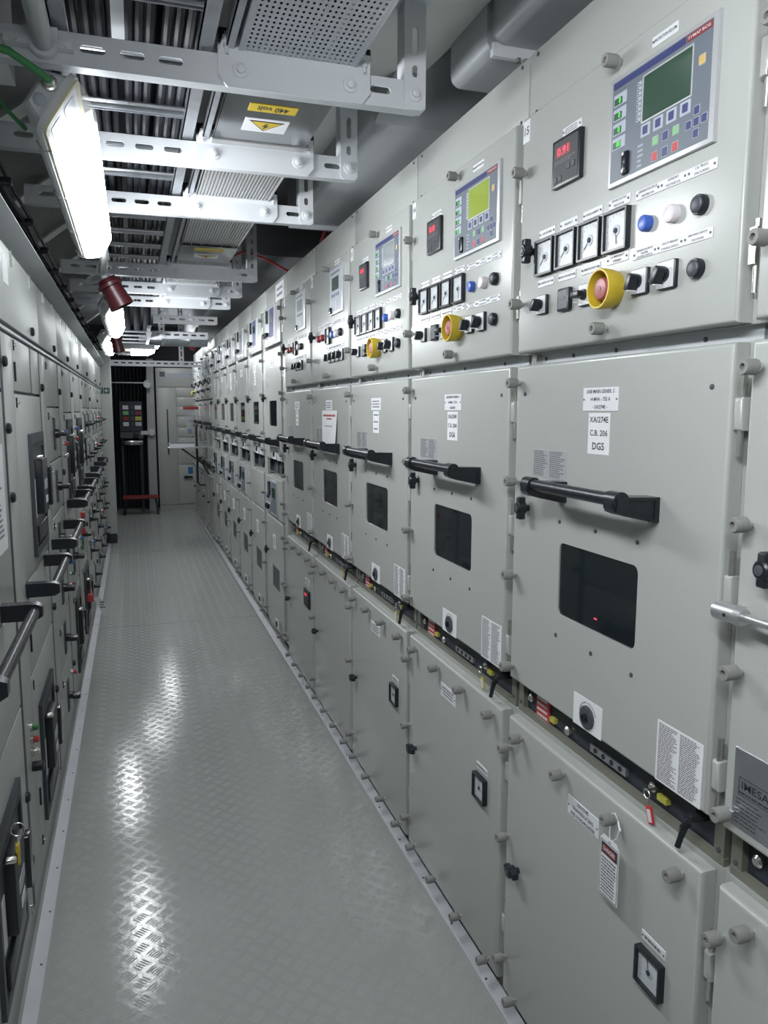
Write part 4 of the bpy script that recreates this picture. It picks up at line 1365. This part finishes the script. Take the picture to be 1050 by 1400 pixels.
def hazard(parent, x, y, z, s=1.0):
    """black bolt in a yellow triangle; drawn in x-y, facing down, apex towards the far end"""
    hw, hh = 0.062 * s, 0.050 * s
    sg = part('warning_sign', 'white', tr, lambda b: b.box(x - hw, x + hw, y - hh, y + hh, z - 0.0012, z))
    a = 0.050 * s

    def tri(k, zz, m, nm):
        part(nm, m, sg, lambda b: b.rings([[(x - a * k, y - a * 0.72 * k, q), (x, y + a * 0.80 * k, q), (x + a * k, y - a * 0.72 * k, q)] for q in (zz, zz + 0.0004)]), fix=True, smooth=0)
    tri(1.0, z - 0.0018, 'ink', 'triangle_border')
    tri(0.84, z - 0.0024, 'yellow', 'triangle')
    pts = [(0.004, -0.028), (-0.010, 0.002), (-0.001, 0.0), (-0.006, 0.026), (0.010, -0.006), (0.001, -0.004)]
    part('flash_symbol', 'ink', sg, lambda b: b.rings([[(x + p[0] * s, y + p[1] * s, q) for p in pts] for q in (z - 0.0030, z - 0.0026)]), fix=True, smooth=0)


cover(2.06, 2.44)
part('cover_edge', 'alu_ribbed', tr, lambda b: b.box(XA - 0.004, XB + 0.002, 2.44, 2.475, ZT - 0.014, ZT - 0.004))
yb = part('voltage_label', 'yellow', tr, lambda b: b.box(0.326, 0.455, 2.140, 2.192, ZT - 0.0116, ZT - 0.010), label='yellow label reading 440 volt')
me440, w440 = text_mesh('440 volt', 'ink')
lt = ob('lettering', me440, yb, (0.3905, 2.166, ZT - 0.0122), (R(-90), 0, R(0)))
lt.scale = (0.085 / w440, 1, 0.045)
lt.rotation_euler = (R(90), 0, R(180))
hazard(tr, 0.39, 2.295, ZT - 0.010)
part('ribbed_cover', 'alu_ribbed', tr, lambda b: ribbed(b, 1.92, 2.06), smooth=20)
part('ribbed_cover', 'alu_ribbed', tr, lambda b: ribbed(b, 2.475, 4.02), smooth=20)
cover(4.02, 4.42)
yb2 = part('voltage_label', 'yellow', tr, lambda b: b.box(0.33, 0.47, 4.06, 4.13, ZT - 0.0116, ZT - 0.010), label='yellow label on the far cover')
hazard(tr, 0.40, 4.26, ZT - 0.010)
part('ribbed_cover', 'alu_ribbed', tr, lambda b: ribbed(b, 4.42, 6.3), smooth=20)
for i in range(5):
    o = part('tray_cable', 'cable', tr, lambda b: b.tube([(XA + 0.035 + i * 0.05, -1.2, ZT + 0.03), (XA + 0.035 + i * 0.05, 6.3, ZT + 0.03)], 0.022, 8))
# thin rail pair beside the tray
o = part('side_angle', 'galv', tr, lambda b: (b.box(0.232, 0.250, -1.2, 6.3, ZT, ZT + 0.003), b.box(0.232, 0.235, -1.2, 6.3, ZT, ZT + 0.03)))


# ------------------------------------------------------------------ fluorescent ceiling lamps
def lamp(y0, length, label, x=-0.1255, z=2.245, glow='cover_side', rot=None):
    """weatherproof twin-tube lamp, axis along the aisle, cover facing right and down"""
    t = thing('ceiling_lamp', label, 'lamp', (x, y0, z), group='fluorescent lamps over the aisle', rot=rot or (0, R(32), 0))
    # local: +x = out of the cover, z = across, y = along
    hw = 0.062

    def sect(prof, ends):
        return prof

    def body(b):
        rs = []
        for yy, k in ((0.0, 0.80), (0.012, 0.96), (length - 0.012, 0.96), (length, 0.80)):
            rs.append([(-0.050 * (1 if 0 < yy < length else 0.8), yy, -hw * 0.66 * k), (-0.004, yy, -hw * k), (0.0, yy, -hw * k), (0.0, yy, hw * k), (-0.004, yy, hw * k), (-0.050 * (1 if 0 < yy < length else 0.8), yy, hw * 0.66 * k)])
        b.rings(rs)
    part('housing', 'lamp_body', t, body, fix=True)

    def rim(b):
        b.plate(rrect(-0.008, length + 0.008, -hw - 0.008, hw + 0.008, 0.025), [rrect(0.010, length - 0.010, -hw + 0.010, hw - 0.010, 0.018)], -0.004, 0.008, lambda p, q, r: (q, p, r))
    part('rim', 'lamp_body', t, rim, fix=True)

    def gas(b):
        b.plate(rrect(-0.003, length + 0.003, -hw - 0.003, hw + 0.003, 0.022), [rrect(0.010, length - 0.010, -hw + 0.010, hw - 0.010, 0.018)], 0.008, 0.014, lambda p, q, r: (q, p, r))
    part('gasket', 'gasket', t, gas, fix=True)

    def cov(b, ya, yb, ta, tb):
        rs = []
        for yy, k in ((ya, ta), (ya + (0.05 if ta < 1 else 0.0), 1.0), (yb - (0.07 if tb < 1 else 0.0), 1.0), (yb, tb)):
            rs.append([(0.012, yy, -hw), (0.012 + 0.030 * k, yy, -hw * 0.96), (0.012 + 0.052 * k, yy, -hw * 0.66), (0.012 + 0.056 * k, yy, 0), (0.012 + 0.052 * k, yy, hw * 0.66), (0.012 + 0.030 * k, yy, hw * 0.96), (0.012, yy, hw)])
        b.rings(rs)
    def shell(b, ya, yb, i0, i1, cap):
        prof = [(0.012, -hw), (0.042, -hw * 0.96), (0.064, -hw * 0.66), (0.068, 0.0), (0.064, hw * 0.66), (0.042, hw * 0.96), (0.012, hw)]
        ys = [(ya, 1.0), (yb - 0.07, 1.0), (yb, 0.35)]
        vs, fs = [], []
        n = i1 - i0 + 1
        for yy, k in ys:
            for q in prof[i0:i1 + 1]:
                vs.append((0.012 + (q[0] - 0.012) * k, yy, q[1]))
        for a in range(len(ys) - 1):
            for c in range(n - 1):
                fs.append((a * n + c, a * n + c + 1, (a + 1) * n + c + 1, (a + 1) * n + c))
        b.add(vs, fs)
        if cap:
            b.add([(q[0], ya, q[1]) for q in prof], [tuple(range(7))])
            b.add([(0.012 + (q[0] - 0.012) * 0.35, yb, q[1]) for q in prof], [tuple(range(7))])
    CL = 0.20
    part('clear_cover', 'clear', t, lambda b: cov(b, 0.008, CL - 0.002, 0.45, 1.0), fix=True)
    part('lit_diffuser', 'fluor', t, lambda b: shell(b, CL, length - 0.008, 2, 4, False))
    part('cover_side', glow, t, lambda b: shell(b, CL, length - 0.008, 0, 2, True))
    part('cover_side', 'fluor' if glow == 'fluor' else 'cover_top', t, lambda b: shell(b, CL, length - 0.008, 4, 6, False))
    part('reflector_plate', 'white', t, lambda b: b.box(0.010, 0.013, 0.012, CL, -hw * 0.9, hw * 0.9))
    for zz in (-0.030, 0.022):
        part('lamp_holder', 'relay_pale', t, lambda b: b.slab(0, 0.090, -0.018, 0.018, -0.026, 0, 0.004, 0.006, 2), (0.014, 0.125, zz), (0, 0, R(-90)))
    part('blank_plug', 'relay_pale', t, lambda b: b.lathe([(0.013, 0.0), (0.013, -0.004), (0.010, -0.006), (0.005, -0.006)], 18), (-0.024, 0.001, -0.018))
    part('cable_gland', 'zinc', t, lambda b: b.lathe([(0.016, 0.0), (0.016, -0.012), (0.012, -0.013), (0.012, -0.022), (0.0095, -0.024)], 12), (-0.024, 0.001, 0.020))
    for i in range(4):
        yy = 0.12 + i * (length - 0.2) / 3
        part('clip', 'zinc', t, lambda b: b.tube([(-0.02, yy, -hw - 0.004), (0.004, yy, -hw - 0.016), (0.016, yy, -hw - 0.006), (0.016, yy + 0.02, -hw - 0.006)], 0.0022, 6))
    return t


L1 = lamp(1.80, 1.42, 'largest ceiling lamp, glowing at the upper left with a green cable in its end')
lamp(4.72, 1.42, 'second ceiling lamp, partly behind the nearest red canister', x=-0.105, z=2.205)
lamp(6.95, 1.42, 'third ceiling lamp along the aisle, beyond the second red canister', x=-0.20, z=2.22)
lamp(-0.52, 1.42, 'ceiling lamp behind the photographer, outside the frame', glow='fluor')

lamp(9.25, 0.46, 'far lamp set crosswise above the aisle, just behind the short cable ladder', x=-0.19, z=2.29, rot=(0, R(82), R(-90)))
lamp(10.55, 1.42, 'unseen lamp added to light the far end, behind the round spiral duct', x=0.35, z=2.56)  # added lamp, kept out of sight, brightens the end of the aisle

# green cables and mounting tube of the near lamp
o = part('green_cable', 'green', None, lambda b: b.tube([(-0.1345, 1.781, 2.274), (-0.150, 1.76, 2.280), (-0.20, 1.73, 2.300), (-0.27, 1.72, 2.312), (-0.45, 1.73, 2.315), (-0.62, 1.74, 2.32)], 0.0078, 10))
tag(o, 'thick green cable plugged into the end of the nearest lamp', 'cable')
o = part('green_cable', 'green', None, lambda b: b.tube([(-0.21, 2.05, 2.26), (-0.26, 2.0, 2.30), (-0.33, 1.99, 2.325), (-0.5, 2.02, 2.335)], 0.005, 8))
tag(o, 'thin dark green cable running behind the nearest lamp', 'cable')
mt = thing('mounting_tube', 'grey round tube clamped to the nearest strut rail beside the lamp', 'pipe', (-0.150, 0, 2.385))
part('tube', 'pipe', mt, lambda b: b.lathe([(0.021, -2.3), (0.021, 1.888)], 18))
part('clamp', 'steel_white', mt, lambda b: (b.prism([(0.030 * math.cos(R(a)), 0.030 * math.sin(a * PI / 180)) for a in range(180, 361, 20)] + [(0.030, 0.03), (-0.030, 0.03)], 1.870, 1.885), b.box(-0.075, -0.028, 1.862, 1.888, -0.012, 0.004), b.box(0.028, 0.06, 1.862, 1.888, -0.012, 0.004)), fix=True)
for x in (-0.055, 0.045):
    ob('bolt', cm('clamp_bolt', 'steel_white', lambda b: b.lathe([(0.008, 0), (0.008, -0.01)], 6)), mt, (x, 1.862, -0.004))

# red canisters
for i, (x, y, z, rx, ry, lab, L, r) in enumerate(((-0.052, 3.5, 2.10, 0, 28, 'nearest dark red canister hanging beside the largest lamp', 0.125, 0.052),
                                                  (-0.095, 6.6, 2.13, 0, 12, 'second dark red canister, hanging at the far left lamps', 0.125, 0.048),
                                                  (0.755, 10.0, 2.41, 0, -22, 'bright red canister hanging over the far end of the right switchgear', 0.12, 0.034))):
    t = thing('red_canister', lab, 'canister', (x, y, z), group='red canisters hanging overhead', rot=(0, R(-ry), 0))
    part('shell', 'red_cap' if i < 2 else 'red', t, lambda b: b.lathe([(r * 0.72, L / 2), (r * 0.80, L * 0.40), (r * 0.86, L * 0.30), (r * 0.84, L * 0.05), (r, -L / 2), (r * 0.9, -L / 2), (r * 0.7, -L * 0.2)], 20, 'z'))
    part('collar', 'red_cap' if i < 2 else 'red', t, lambda b: b.lathe([(r * 0.9, L * 0.36), (r * 1.02, L * 0.33), (r * 1.02, L * 0.22), (r * 0.9, L * 0.20)], 20, 'z'))
    ew = ((-0.085, 3.20, 2.24), (-0.085, 6.10, 2.215), (0.805, 10.0, 2.63))[i]
    e = Matrix.Rotation(R(ry), 4, 'Y') @ (Vector(ew) - Vector((x, y, z)))
    part('stem', 'pipe', t, lambda b: b.tube([(0, 0, L / 2 - 0.01), (0, -0.01, L / 2 + 0.03), e * 0.8, e], 0.016, 10))

# steelwork and cable run on the left of the deck head
for i, y in enumerate((2.75, 3.55, 4.35, 5.2, 6.1, 7.1, 8.2)):
    t = thing('deck_beam', '%s transverse grey deck beam above the left cabinets' % ('first', 'second', 'third', 'fourth', 'fifth', 'sixth', 'seventh')[i], 'beam', (0, y, 0))
    part('web', 'deck', t, lambda b: b.rings([[(-0.84, q, 2.30), (-0.60, q, 2.30), (-0.20, q, 2.62), (-0.20, q, 2.94), (-0.84, q, 2.94)] for q in (-0.006, 0.006)]), fix=True)
    part('flange', 'deck', t, lambda b: b.rings([[(-0.84, -0.05, 2.29), (-0.60, -0.05, 2.29), (-0.19, -0.05, 2.612), (-0.19, -0.05, 2.622), (-0.60, -0.05, 2.30), (-0.84, -0.05, 2.30)], [(-0.84, 0.05, 2.29), (-0.60, 0.05, 2.29), (-0.19, 0.05, 2.612), (-0.19, 0.05, 2.622), (-0.60, 0.05, 2.30), (-0.84, 0.05, 2.30)]]), fix=True)
o = part('air_trunk', 'deck', None, lambda b: duct_box(b, -0.84, -0.26, 2.46, 2.9, -2.3, 2.35, 0.05), fix=True)
tag(o, 'pale grey trunk at the top left corner behind the nearest lamp', 'duct')
for i, (x, z, r) in enumerate(((-0.335, 2.262, 0.009), (-0.358, 2.280, 0.007), (-0.322, 2.288, 0.006))):
    j = random.Random(40 + i)
    pts = [(x + 0.003 * j.uniform(-1, 1), 2.3 + q * 0.4, z + 0.003 * j.uniform(-1, 1)) for q in range(18)]
    o = part('signal_cable', 'black_matt', None, lambda b: b.tube(pts, r, 6))
    tag(o, 'thin black signal cable tied above the left cornice', 'cable', 'signal cables above the left cornice')
for i in range(12):
    o = part('cable_cleat', 'black', None, lambda b: b.slab(-0.036, 0.036, -0.012, 0.012, -0.008, 0.008, 0.003, 0.004, 2), (-0.337, 2.5 + i * 0.5, 2.255))
    tag(o, 'small black cable cleat under the signal cables above the left cornice', 'cleat', 'cable cleats')

o = part('red_cable', 'red', None, lambda b: b.tube([(0.55, 5.2, 2.62), (0.62, 4.95, 2.55), (0.68, 4.8, 2.56), (0.78, 4.75, 2.52), (0.95, 4.85, 2.47), (1.1, 4.9, 2.46)], 0.007, 8))
tag(o, 'thin red cable drooping onto the right switchgear top', 'cable')
o = part('red_cable', 'red_dark', None, lambda b: b.tube([(1.15, 4.1, 2.75), (1.02, 4.05, 2.62), (0.99, 4.1, 2.50), (1.05, 4.2, 2.462)], 0.014, 8))
tag(o, 'thick dark red cable bending down behind the duct flange', 'cable')
o = part('spiral_duct', 'galv', None, lambda b: b.lathe([(0.085, 0.0), (0.085, 0.25), (0.092, 0.26), (0.085, 0.27), (0.085, 0.55), (0.092, 0.56), (0.085, 0.57), (0.085, 0.76)], 18, 'x'), (0.10, 9.3, 2.42))
tag(o, 'round galvanised spiral duct crossing the aisle far overhead', 'duct')

# ------------------------------------------------------------------ far end of the aisle
pi = thing('pillar', 'grey steel pillar with the small green exit sign at the end of the left cabinets', 'pillar', (-0.41, 9.74, 0))
part('casing', 'paint_left', pi, lambda b: b.slab(-0.35, 0.175, 0.12, 2.30, 0, 0.5, 0.004, 0, 2))
part('skirting', 'black', pi, lambda b: b.box(-0.35, 0.173, 0.004, 0.5, 0.0, 0.12))
part('edge_angle', 'galv', pi, lambda b: b.box(0.175, 0.185, 0.0, 0.03, 0.1, 2.28))
for z in (1.45, 0.9):
    screw_head(pi, 0.09, z)
ex = thing('exit_sign', 'small dark green exit sign with running man and left arrow on the pillar', 'sign', (-0.383, 9.738, 1.80))
part('sign_panel', 'exit_green', ex, lambda b: (b.box(0, 0.064, -0.003, 0.0, 0, 0.068), b.box(0.072, 0.136, -0.003, 0, 0, 0.068)))
part('arrow', 'white', ex, lambda b: (b.box(0.084, 0.126, -0.0036, -0.003, 0.031, 0.037), b.prism([(0.080, 0.034), (0.100, 0.054), (0.106, 0.049), (0.091, 0.034), (0.106, 0.019), (0.100, 0.014)], -0.0036, -0.003)), fix=True)
part('running_man', 'white', ex, lambda b: (b.lathe([(0.006, -0.003), (0.006, -0.0036)], 10, 'y', (0.036, 0, 0.054)), b.prism([(0.030, 0.046), (0.040, 0.046), (0.036, 0.028), (0.028, 0.028)], -0.0036, -0.003), b.prism([(0.028, 0.028), (0.034, 0.028), (0.044, 0.012), (0.038, 0.010)], -0.0036, -0.003), b.prism([(0.028, 0.028), (0.033, 0.028), (0.022, 0.010), (0.014, 0.012)], -0.0036, -0.003), b.prism([(0.040, 0.046), (0.052, 0.036), (0.050, 0.032), (0.038, 0.040)], -0.0036, -0.003), b.prism([(0.030, 0.046), (0.018, 0.040), (0.014, 0.046), (0.018, 0.048)], -0.0036, -0.003)), fix=True)
co = part('insulated_column', 'concrete', None, lambda b: b.rings([[(0.205 + dx, y0, z), (0.335, y0, z), (0.335, 13.2, z), (0.205 + dx, 13.2, z)] for z, dx in ((0, 0.0), (1.0, 0.006), (2.0, 0.018), (2.4, 0.03)) for y0 in (12.72,)]), fix=True)
tag(co, 'rough pale grey column between the dark recess and the end cabinet', 'column')
fc = thing('end_cabinet', 'grey control cabinet with long vertical black bar closing the far end', 'cabinet', (0.37, 12.8, 0))
part('body', 'paint_left', fc, lambda b: b.box(0, 1.2, 0.02, 0.4, 0.0, 2.27))
part('top_panel', 'paint_left', fc, lambda b: b.slab(0.02, 1.2, 1.970, 2.265, 0, 0.02, 0.003, 0, 2))
part('tall_door', 'paint_left', fc, lambda b: b.slab(0.02, 0.300, 0.085, 1.960, 0, 0.02, 0.003, 0, 2))
part('plinth', 'paint_frame', fc, lambda b: b.box(0.0, 1.2, 0.006, 0.02, 0.0, 0.078))
part('bar_handle', 'black', fc, lambda b: (b.slab(0.150, 0.168, 0.90, 1.62, -0.03, -0.012, 0.004, 0.006, 2), b.box(0.153, 0.165, -0.014, 0, 0.92, 0.95), b.box(0.153, 0.165, -0.014, 0, 1.57, 1.60)))
zz = [1.960, 1.815, 1.665, 1.505, 1.33, 1.17, 0.73, 0.085]
for i in range(7):
    d = part('drawer_door', 'paint_left', fc, lambda b: b.slab(0.308, 1.19, zz[i + 1] + 0.008, zz[i], 0, 0.02, 0.003, 0, 2))
    if i:
        part('tag_strip', 'white', d, lambda b: b.box(0.36, 0.42, -0.001, 0, zz[i] - 0.035, zz[i] - 0.022))
part('meter_window', 'grey_dark', fc, lambda b: b.box(0.06, 0.14, -0.004, 0, 2.13, 2.21))
part('sign_plate', 'relay_pale', fc, lambda b: b.box(0.17, 0.52, -0.003, 0, 2.12, 2.19))
part('blue_tag', 'sky_blue', fc, lambda b: b.box(0.455, 0.53, -0.004, 0, 0.58, 0.69))
part('turn_handle', 'black', fc, lambda b: (b.lathe([(0.025, 0), (0.025, -0.02)], 12, 'y', (0.43, 0, 0.53)), b.box(0.38, 0.52, -0.035, -0.015, 0.515, 0.545)))

# dark recess: cables on the end wall and the socket board
for i in range(9):
    x = -0.30 + i * 0.056
    o = part('riser_cable', 'black_matt', None, lambda b: b.tube([(x, 13.14, 2.9), (x + 0.008, 13.15, 2.0), (x, 13.14, 1.0), (x + 0.006, 13.13, 0.02)], 0.020, 8))
    tag(o, 'black riser cable running up the dark end wall recess', 'cable', 'riser cables on the end wall')
o = part('cable_clamp_bar', 'galv', None, lambda b: b.box(-0.33, 0.24, 13.105, 13.115, 2.03, 2.05))
tag(o, 'thin bright clamp bar across the riser cables', 'bar')
sb = thing('socket_board', 'dark board with coloured terminal blocks in the recess at the far end', 'board', (-0.03, 12.72, 0))
part('back_board', 'recess', sb, lambda b: b.slab(-0.165, 0.175, 1.27, 1.74, 0, 0.03, 0.004, 0, 1))
cols = [('white', 'grey_dark', 'white'), ('key_green', 'navy', 'red_dark'), ('red_dark', 'grey_dark', 'yellow_pale'), ('white', 'grey_dark', 'relay_pale')]
for r_, row in enumerate(cols):
    for c_, m_ in enumerate(row):
        x = (-0.115, 0.0, 0.065)[c_]
        wd = (0.085, 0.04, 0.095)[c_]
        part('terminal_block', m_, sb, lambda b: b.slab(x, x + wd, 1.612 - r_ * 0.086, 1.675 - r_ * 0.086, -0.02, 0, 0.003, 0, 1))
part('lower_box', 'grey_dark', sb, lambda b: b.slab(-0.165, 0.185, 1.165, 1.262, -0.04, 0.03, 0.004, 0, 1))
ob('round_socket', cm('round_sock', 'black', lambda b: b.lathe([(0.045, 0), (0.045, -0.02), (0.03, -0.025), (0.025, -0.01)], 16)), sb, (0.07, -0.04, 1.215))
part('guard_plate', 'stainless', sb, lambda b: b.slab(-0.15, 0.17, 1.06, 1.13, -0.05, -0.03, 0.006, 0, 2))
part('mounting_stand', 'recess', sb, lambda b: (b.box(-0.15, -0.12, 0.0, 0.03, 0.0, 1.27), b.box(0.13, 0.16, 0.0, 0.03, 0.0, 1.27)))
o = part('round_speaker', 'pipe', None, lambda b: b.lathe([(0.03, 0.12), (0.05, 0.02), (0.062, 0.0), (0.062, -0.012), (0.050, -0.012), (0.045, 0.006)], 18), (0.235, 12.60, 2.006))
tag(o, 'round grey horn fixed high on the rough column', 'speaker')
o = part('round_cover', 'pipe', None, lambda b: (b.lathe([(0.055, 0.05), (0.055, 0.0), (0.045, -0.01)], 18), b.box(-0.16, -0.03, 0.0, 0.04, -0.03, 0.03)), (0.275, 12.67, 1.25))
tag(o, 'round grey disc on the rough column beside the socket board', 'cover')
st = thing('step_stool', 'small red-topped step stool on the floor at the far end', 'stool', (0.075, 12.42, 0))
part('tread', 'red_dark', st, lambda b: b.slab(-0.265, 0.265, 0.245, 0.285, -0.13, 0.13, 0.01, 0, 2))
for sx in (-1, 1):
    for sy in (-1, 1):
        part('leg', 'black', st, lambda b: b.tube([(0.22 * sx, 0.10 * sy, 0.24), (0.25 * sx, 0.13 * sy, 0.0)], 0.016, 8))

# folding desk, papers and document pocket on the far right panels
dk = thing('folding_desk', 'fold-out metal writing shelf on black tube legs in front of the far right panels', 'shelf', (0.60, 10.2, 0))
part('shelf_top', 'galv', dk, lambda b: b.slab(-0.19, 0.29, 1.125, 1.140, -0.16, 0.20, 0.004, 0, 2))
part('brace', 'black', dk, lambda b: b.tube([(-0.02, -0.10, 1.12), (0.24, -0.12, 0.92), (0.285, -0.4, 0.80)], 0.011, 8))
part('post', 'black', dk, lambda b: b.tube([(0.18, 0.05, 1.40), (0.18, 0.05, 0.67), (0.20, 0.04, 0.64), (0.28, 0.02, 0.635)], 0.013, 8))
o = part('paper_stack', 'paper', None, lambda b: (b.slab(-0.17, 0.14, 0, 0.045, -0.13, 0.15, 0.004, 0, 1),), (0.60, 10.2, 1.1405))
tag(o, 'pile of white papers on the fold-out shelf', 'papers')
o = part('clipboard', 'grey_dark', None, lambda b: b.rings([[(-0.12, -0.13, 0.0), (0.18, -0.13, 0.0), (0.18, -0.13, 0.006), (-0.12, -0.13, 0.006)], [(-0.12, 0.12, 0.0), (0.18, 0.12, 0.0), (0.18, 0.12, 0.006), (-0.12, 0.12, 0.006)]]), (0.56, 10.2, 1.1865), fix=True)
tag(o, 'dark clipboard lying on the papers of the fold-out shelf', 'clipboard')
pk = thing('document_pocket', 'clear plastic pocket with red top hanging by the far right panels', 'pocket', (0.745, 10.9, 1.28))
part('sleeve', 'pocket', pk, lambda b: b.rings([[(-0.03, 0, 0), (0.03, 0, 0), (0.03, 0.012, 0), (-0.03, 0.012, 0)], [(-0.07, -0.01, 0.34), (0.07, -0.01, 0.34), (0.07, 0.03, 0.34), (-0.07, 0.03, 0.34)]]), fix=True)
part('red_top', 'red', pk, lambda b: b.slab(-0.085, 0.120, 0.335, 0.375, -0.02, 0.035, 0.006, 0, 2))
part('blue_insert', 'sky_blue', pk, lambda b: b.box(-0.03, 0.03, 0.003, 0.009, 0.01, 0.075))

# ------------------------------------------------------------------ loose things near the camera


def wpos(k, u, y, z):
    return (XR + y, yl(k) - u, z)


dt = thing('danger_tag', 'white DANGER tag tied to a knob of the DG5 lower door', 'tag', wpos(15, 0.497, -0.029, 0.770), R(-90))
part('card', 'paper', dt, lambda b: b.prism([(-0.031, -0.128), (0.031, -0.128), (0.031, -0.010), (0.022, 0.0), (-0.022, 0.0), (-0.031, -0.010)], -0.0008, 0.0), fix=True)
part('border', 'ink', dt, lambda b: b.plate(rrect(-0.029, 0.029, -0.126, -0.012, 0.003), [rrect(-0.028, 0.028, -0.125, -0.013, 0.003)], -0.0012, -0.0008))
part('danger_panel', 'ink', dt, lambda b: b.box(-0.026, 0.026, -0.0012, -0.0008, -0.040, -0.016))
part('danger_oval', 'red_dark', dt, lambda b: b.plate(rrect(-0.023, 0.023, -0.036, -0.020, 0.006), [], -0.0016, -0.0012))
letter(dt, 'DANGER', 0, -0.028, 0.009, -0.0020, 'white', 0.040)
lines(dt, -0.024, 0.024, -0.122, -0.045, 11, -0.0012, m='ink', seed=21, ragged=0.12, fill=0.42)
part('eyelet', 'zinc', dt, lambda b: b.lathe([(0.003, -0.0015), (0.003, 0.001)], 10, 'y', (0, 0, -0.007)))
part('string', 'white', dt, lambda b: b.tube([(0, -0.001, -0.006), (-0.006, 0.002, 0.012), (-0.0145, 0.010, 0.028), (-0.018, 0.013, 0.042), (-0.008, 0.014, 0.048), (0.006, 0.014, 0.036), (0.010, 0.012, 0.022), (0.014, 0.006, 0.008), (0.002, -0.001, -0.006)], 0.0013, 6))
part('string_knot', 'white', dt, lambda b: b.tube([(0.004, 0.014, 0.036), (0.016, 0.008, 0.032), (0.026, 0.004, 0.030)], 0.0022, 6))


def key_fob(k, u, z, m, lab, L=0.034, tilt=0):
    t = thing('key_fob', lab, 'key fob', wpos(k, u, 0.012, z), R(-90), rot=(0, R(tilt), R(-90)))
    part('key_ring', 'zinc', t, lambda b: b.tube([(0.009 * math.cos(R(a)), 0.0, 0.009 * math.sin(R(a))) for a in range(0, 361, 30)], 0.0012, 6))
    part('key_blade', 'zinc', t, lambda b: (b.box(-0.006, 0.006, -0.001, 0.001, 0.006, 0.010), b.box(-0.003, 0.003, 0.001, 0.036, 0.004, 0.008)))
    part('chain', 'zinc', t, lambda b: b.tube([(0, 0, -0.009), (0.002, -0.002, -0.016), (0.0, 0, -0.022)], 0.0014, 6))
    part('tag_body', m, t, lambda b: b.slab(-0.007, 0.009, -0.022 - L, -0.022, -0.003, 0.001, 0.001, 0.003, 2))
    part('tag_window', 'pinkwhite', t, lambda b: b.box(-0.004, 0.006, -0.0036, -0.003, -0.018 - L, -0.028))
    return t


key_fob(15, 0.548, 0.885, 'red', 'red key fob hanging in the gap below the DG5 middle door', tilt=-20)
key_fob(14, 0.555, 0.885, 'yellow_pale', 'slim yellow key fob hanging in the gap below the DG6 middle door', tilt=-28)
key_fob(13, 0.575, 0.888, 'yellow_pale', 'broad pale yellow key fob resting on the lower door left of the DG6 panel', L=0.046)
key_fob(12, 0.555, 0.888, 'yellow', 'farthest yellow key fob, hanging below the panel with the white notice', L=0.046, tilt=10)

ct = thing('crank_tool', 'steel crank socket sticking out beside the seam at the right edge', 'crank', (0.862, 0.952, 1.306))
part('socket', 'alu', ct, lambda b: b.tube([(0, 0, 0), (0.0, -0.045, 0.001)], 0.0145, 18))
part('shoulder', 'alu', ct, lambda b: b.tube([(0, -0.045, 0.001), (0.0, -0.056, 0.0012)], [0.0155, 0.0125], 18))
part('rod', 'alu', ct, lambda b: b.tube([(0, -0.054, 0.0012), (0.0, -0.26, 0.004)], 0.0065, 14))
part('set_screw', 'black', ct, lambda b: b.lathe([(0.003, 0), (0.003, -0.002)], 8, 'x', (-0.0135, -0.030, 0.0)))
part('holder_clip', 'alu', ct, lambda b: b.box(0.006, 0.044, -0.018, -0.008, -0.006, 0.006))

kf = thing('key_fob', 'yellow key fob on a ring at the nearest left breaker', 'key fob', (-0.315, 1.985, 0.575), R(90))
part('key_ring', 'zinc', kf, lambda b: b.tube([(0.0, -0.002 + 0.017 * math.cos(R(a)), 0.017 * math.sin(R(a))) for a in range(0, 361, 24)], 0.0016, 6))
part('key_shaft', 'zinc', kf, lambda b: b.box(-0.003, 0.003, 0.012, 0.030, -0.006, 0.006))
part('chain', 'zinc', kf, lambda b: b.tube([(0, 0, -0.018), (0.002, 0, -0.028), (0, 0, -0.036)], 0.002, 6))
part('tag_body', 'yellow', kf, lambda b: b.slab(-0.010, 0.010, -0.092, -0.036, -0.004, 0.004, 0.0015, 0.005, 2))

wt = thing('hanging_tag', 'white card tag hanging out near the floor from the left cabinets', 'tag', (-0.300, 5.2, 0.40))
part('card', 'paper', wt, lambda b: b.rings([[(0.012, -0.012, 0.0), (0.045, -0.012, 0.012), (0.045, -0.0105, 0.0125), (0.012, -0.0105, 0.0005)], [(0.070, -0.012, -0.115), (0.125, -0.012, -0.100), (0.125, -0.0105, -0.0995), (0.070, -0.0105, -0.1145)]]), fix=True)
lines(wt, 0.05, 0.085, -0.07, -0.02, 3, -0.0125, m='ink', seed=5)
part('padlock', 'red', wt, lambda b: (b.slab(-0.022, 0.014, -0.02, 0.03, -0.02, 0.0, 0.004, 0.004, 2), b.tube([(-0.016, -0.01, 0.028), (-0.016, -0.01, 0.045), (-0.004, -0.01, 0.055), (0.008, -0.01, 0.045), (0.008, -0.01, 0.028)], 0.003, 6)))
part('tie', 'ink', wt, lambda b: b.tube([(0.0, -0.010, 0.05), (-0.03, -0.008, 0.055), (-0.045, -0.006, 0.055)], 0.003, 6))
for i, (y, z) in enumerate(((5.28, 0.84), (5.3, 0.94))):
    pd = thing('padlock', ('lower' if i == 0 else 'upper') + ' red padlock on the far left breaker cabinet', 'padlock', (-0.332, y, z), R(90))
    part('lock_body', 'red', pd, lambda b: b.slab(-0.02, 0.02, -0.028, 0.014, -0.012, 0.012, 0.004, 0.004, 2))
    part('shackle', 'zinc', pd, lambda b: b.tube([(-0.012, 0, 0.012), (-0.012, 0, 0.028), (0, 0, 0.038), (0.012, 0, 0.028), (0.012, 0, 0.012)], 0.0035, 6))
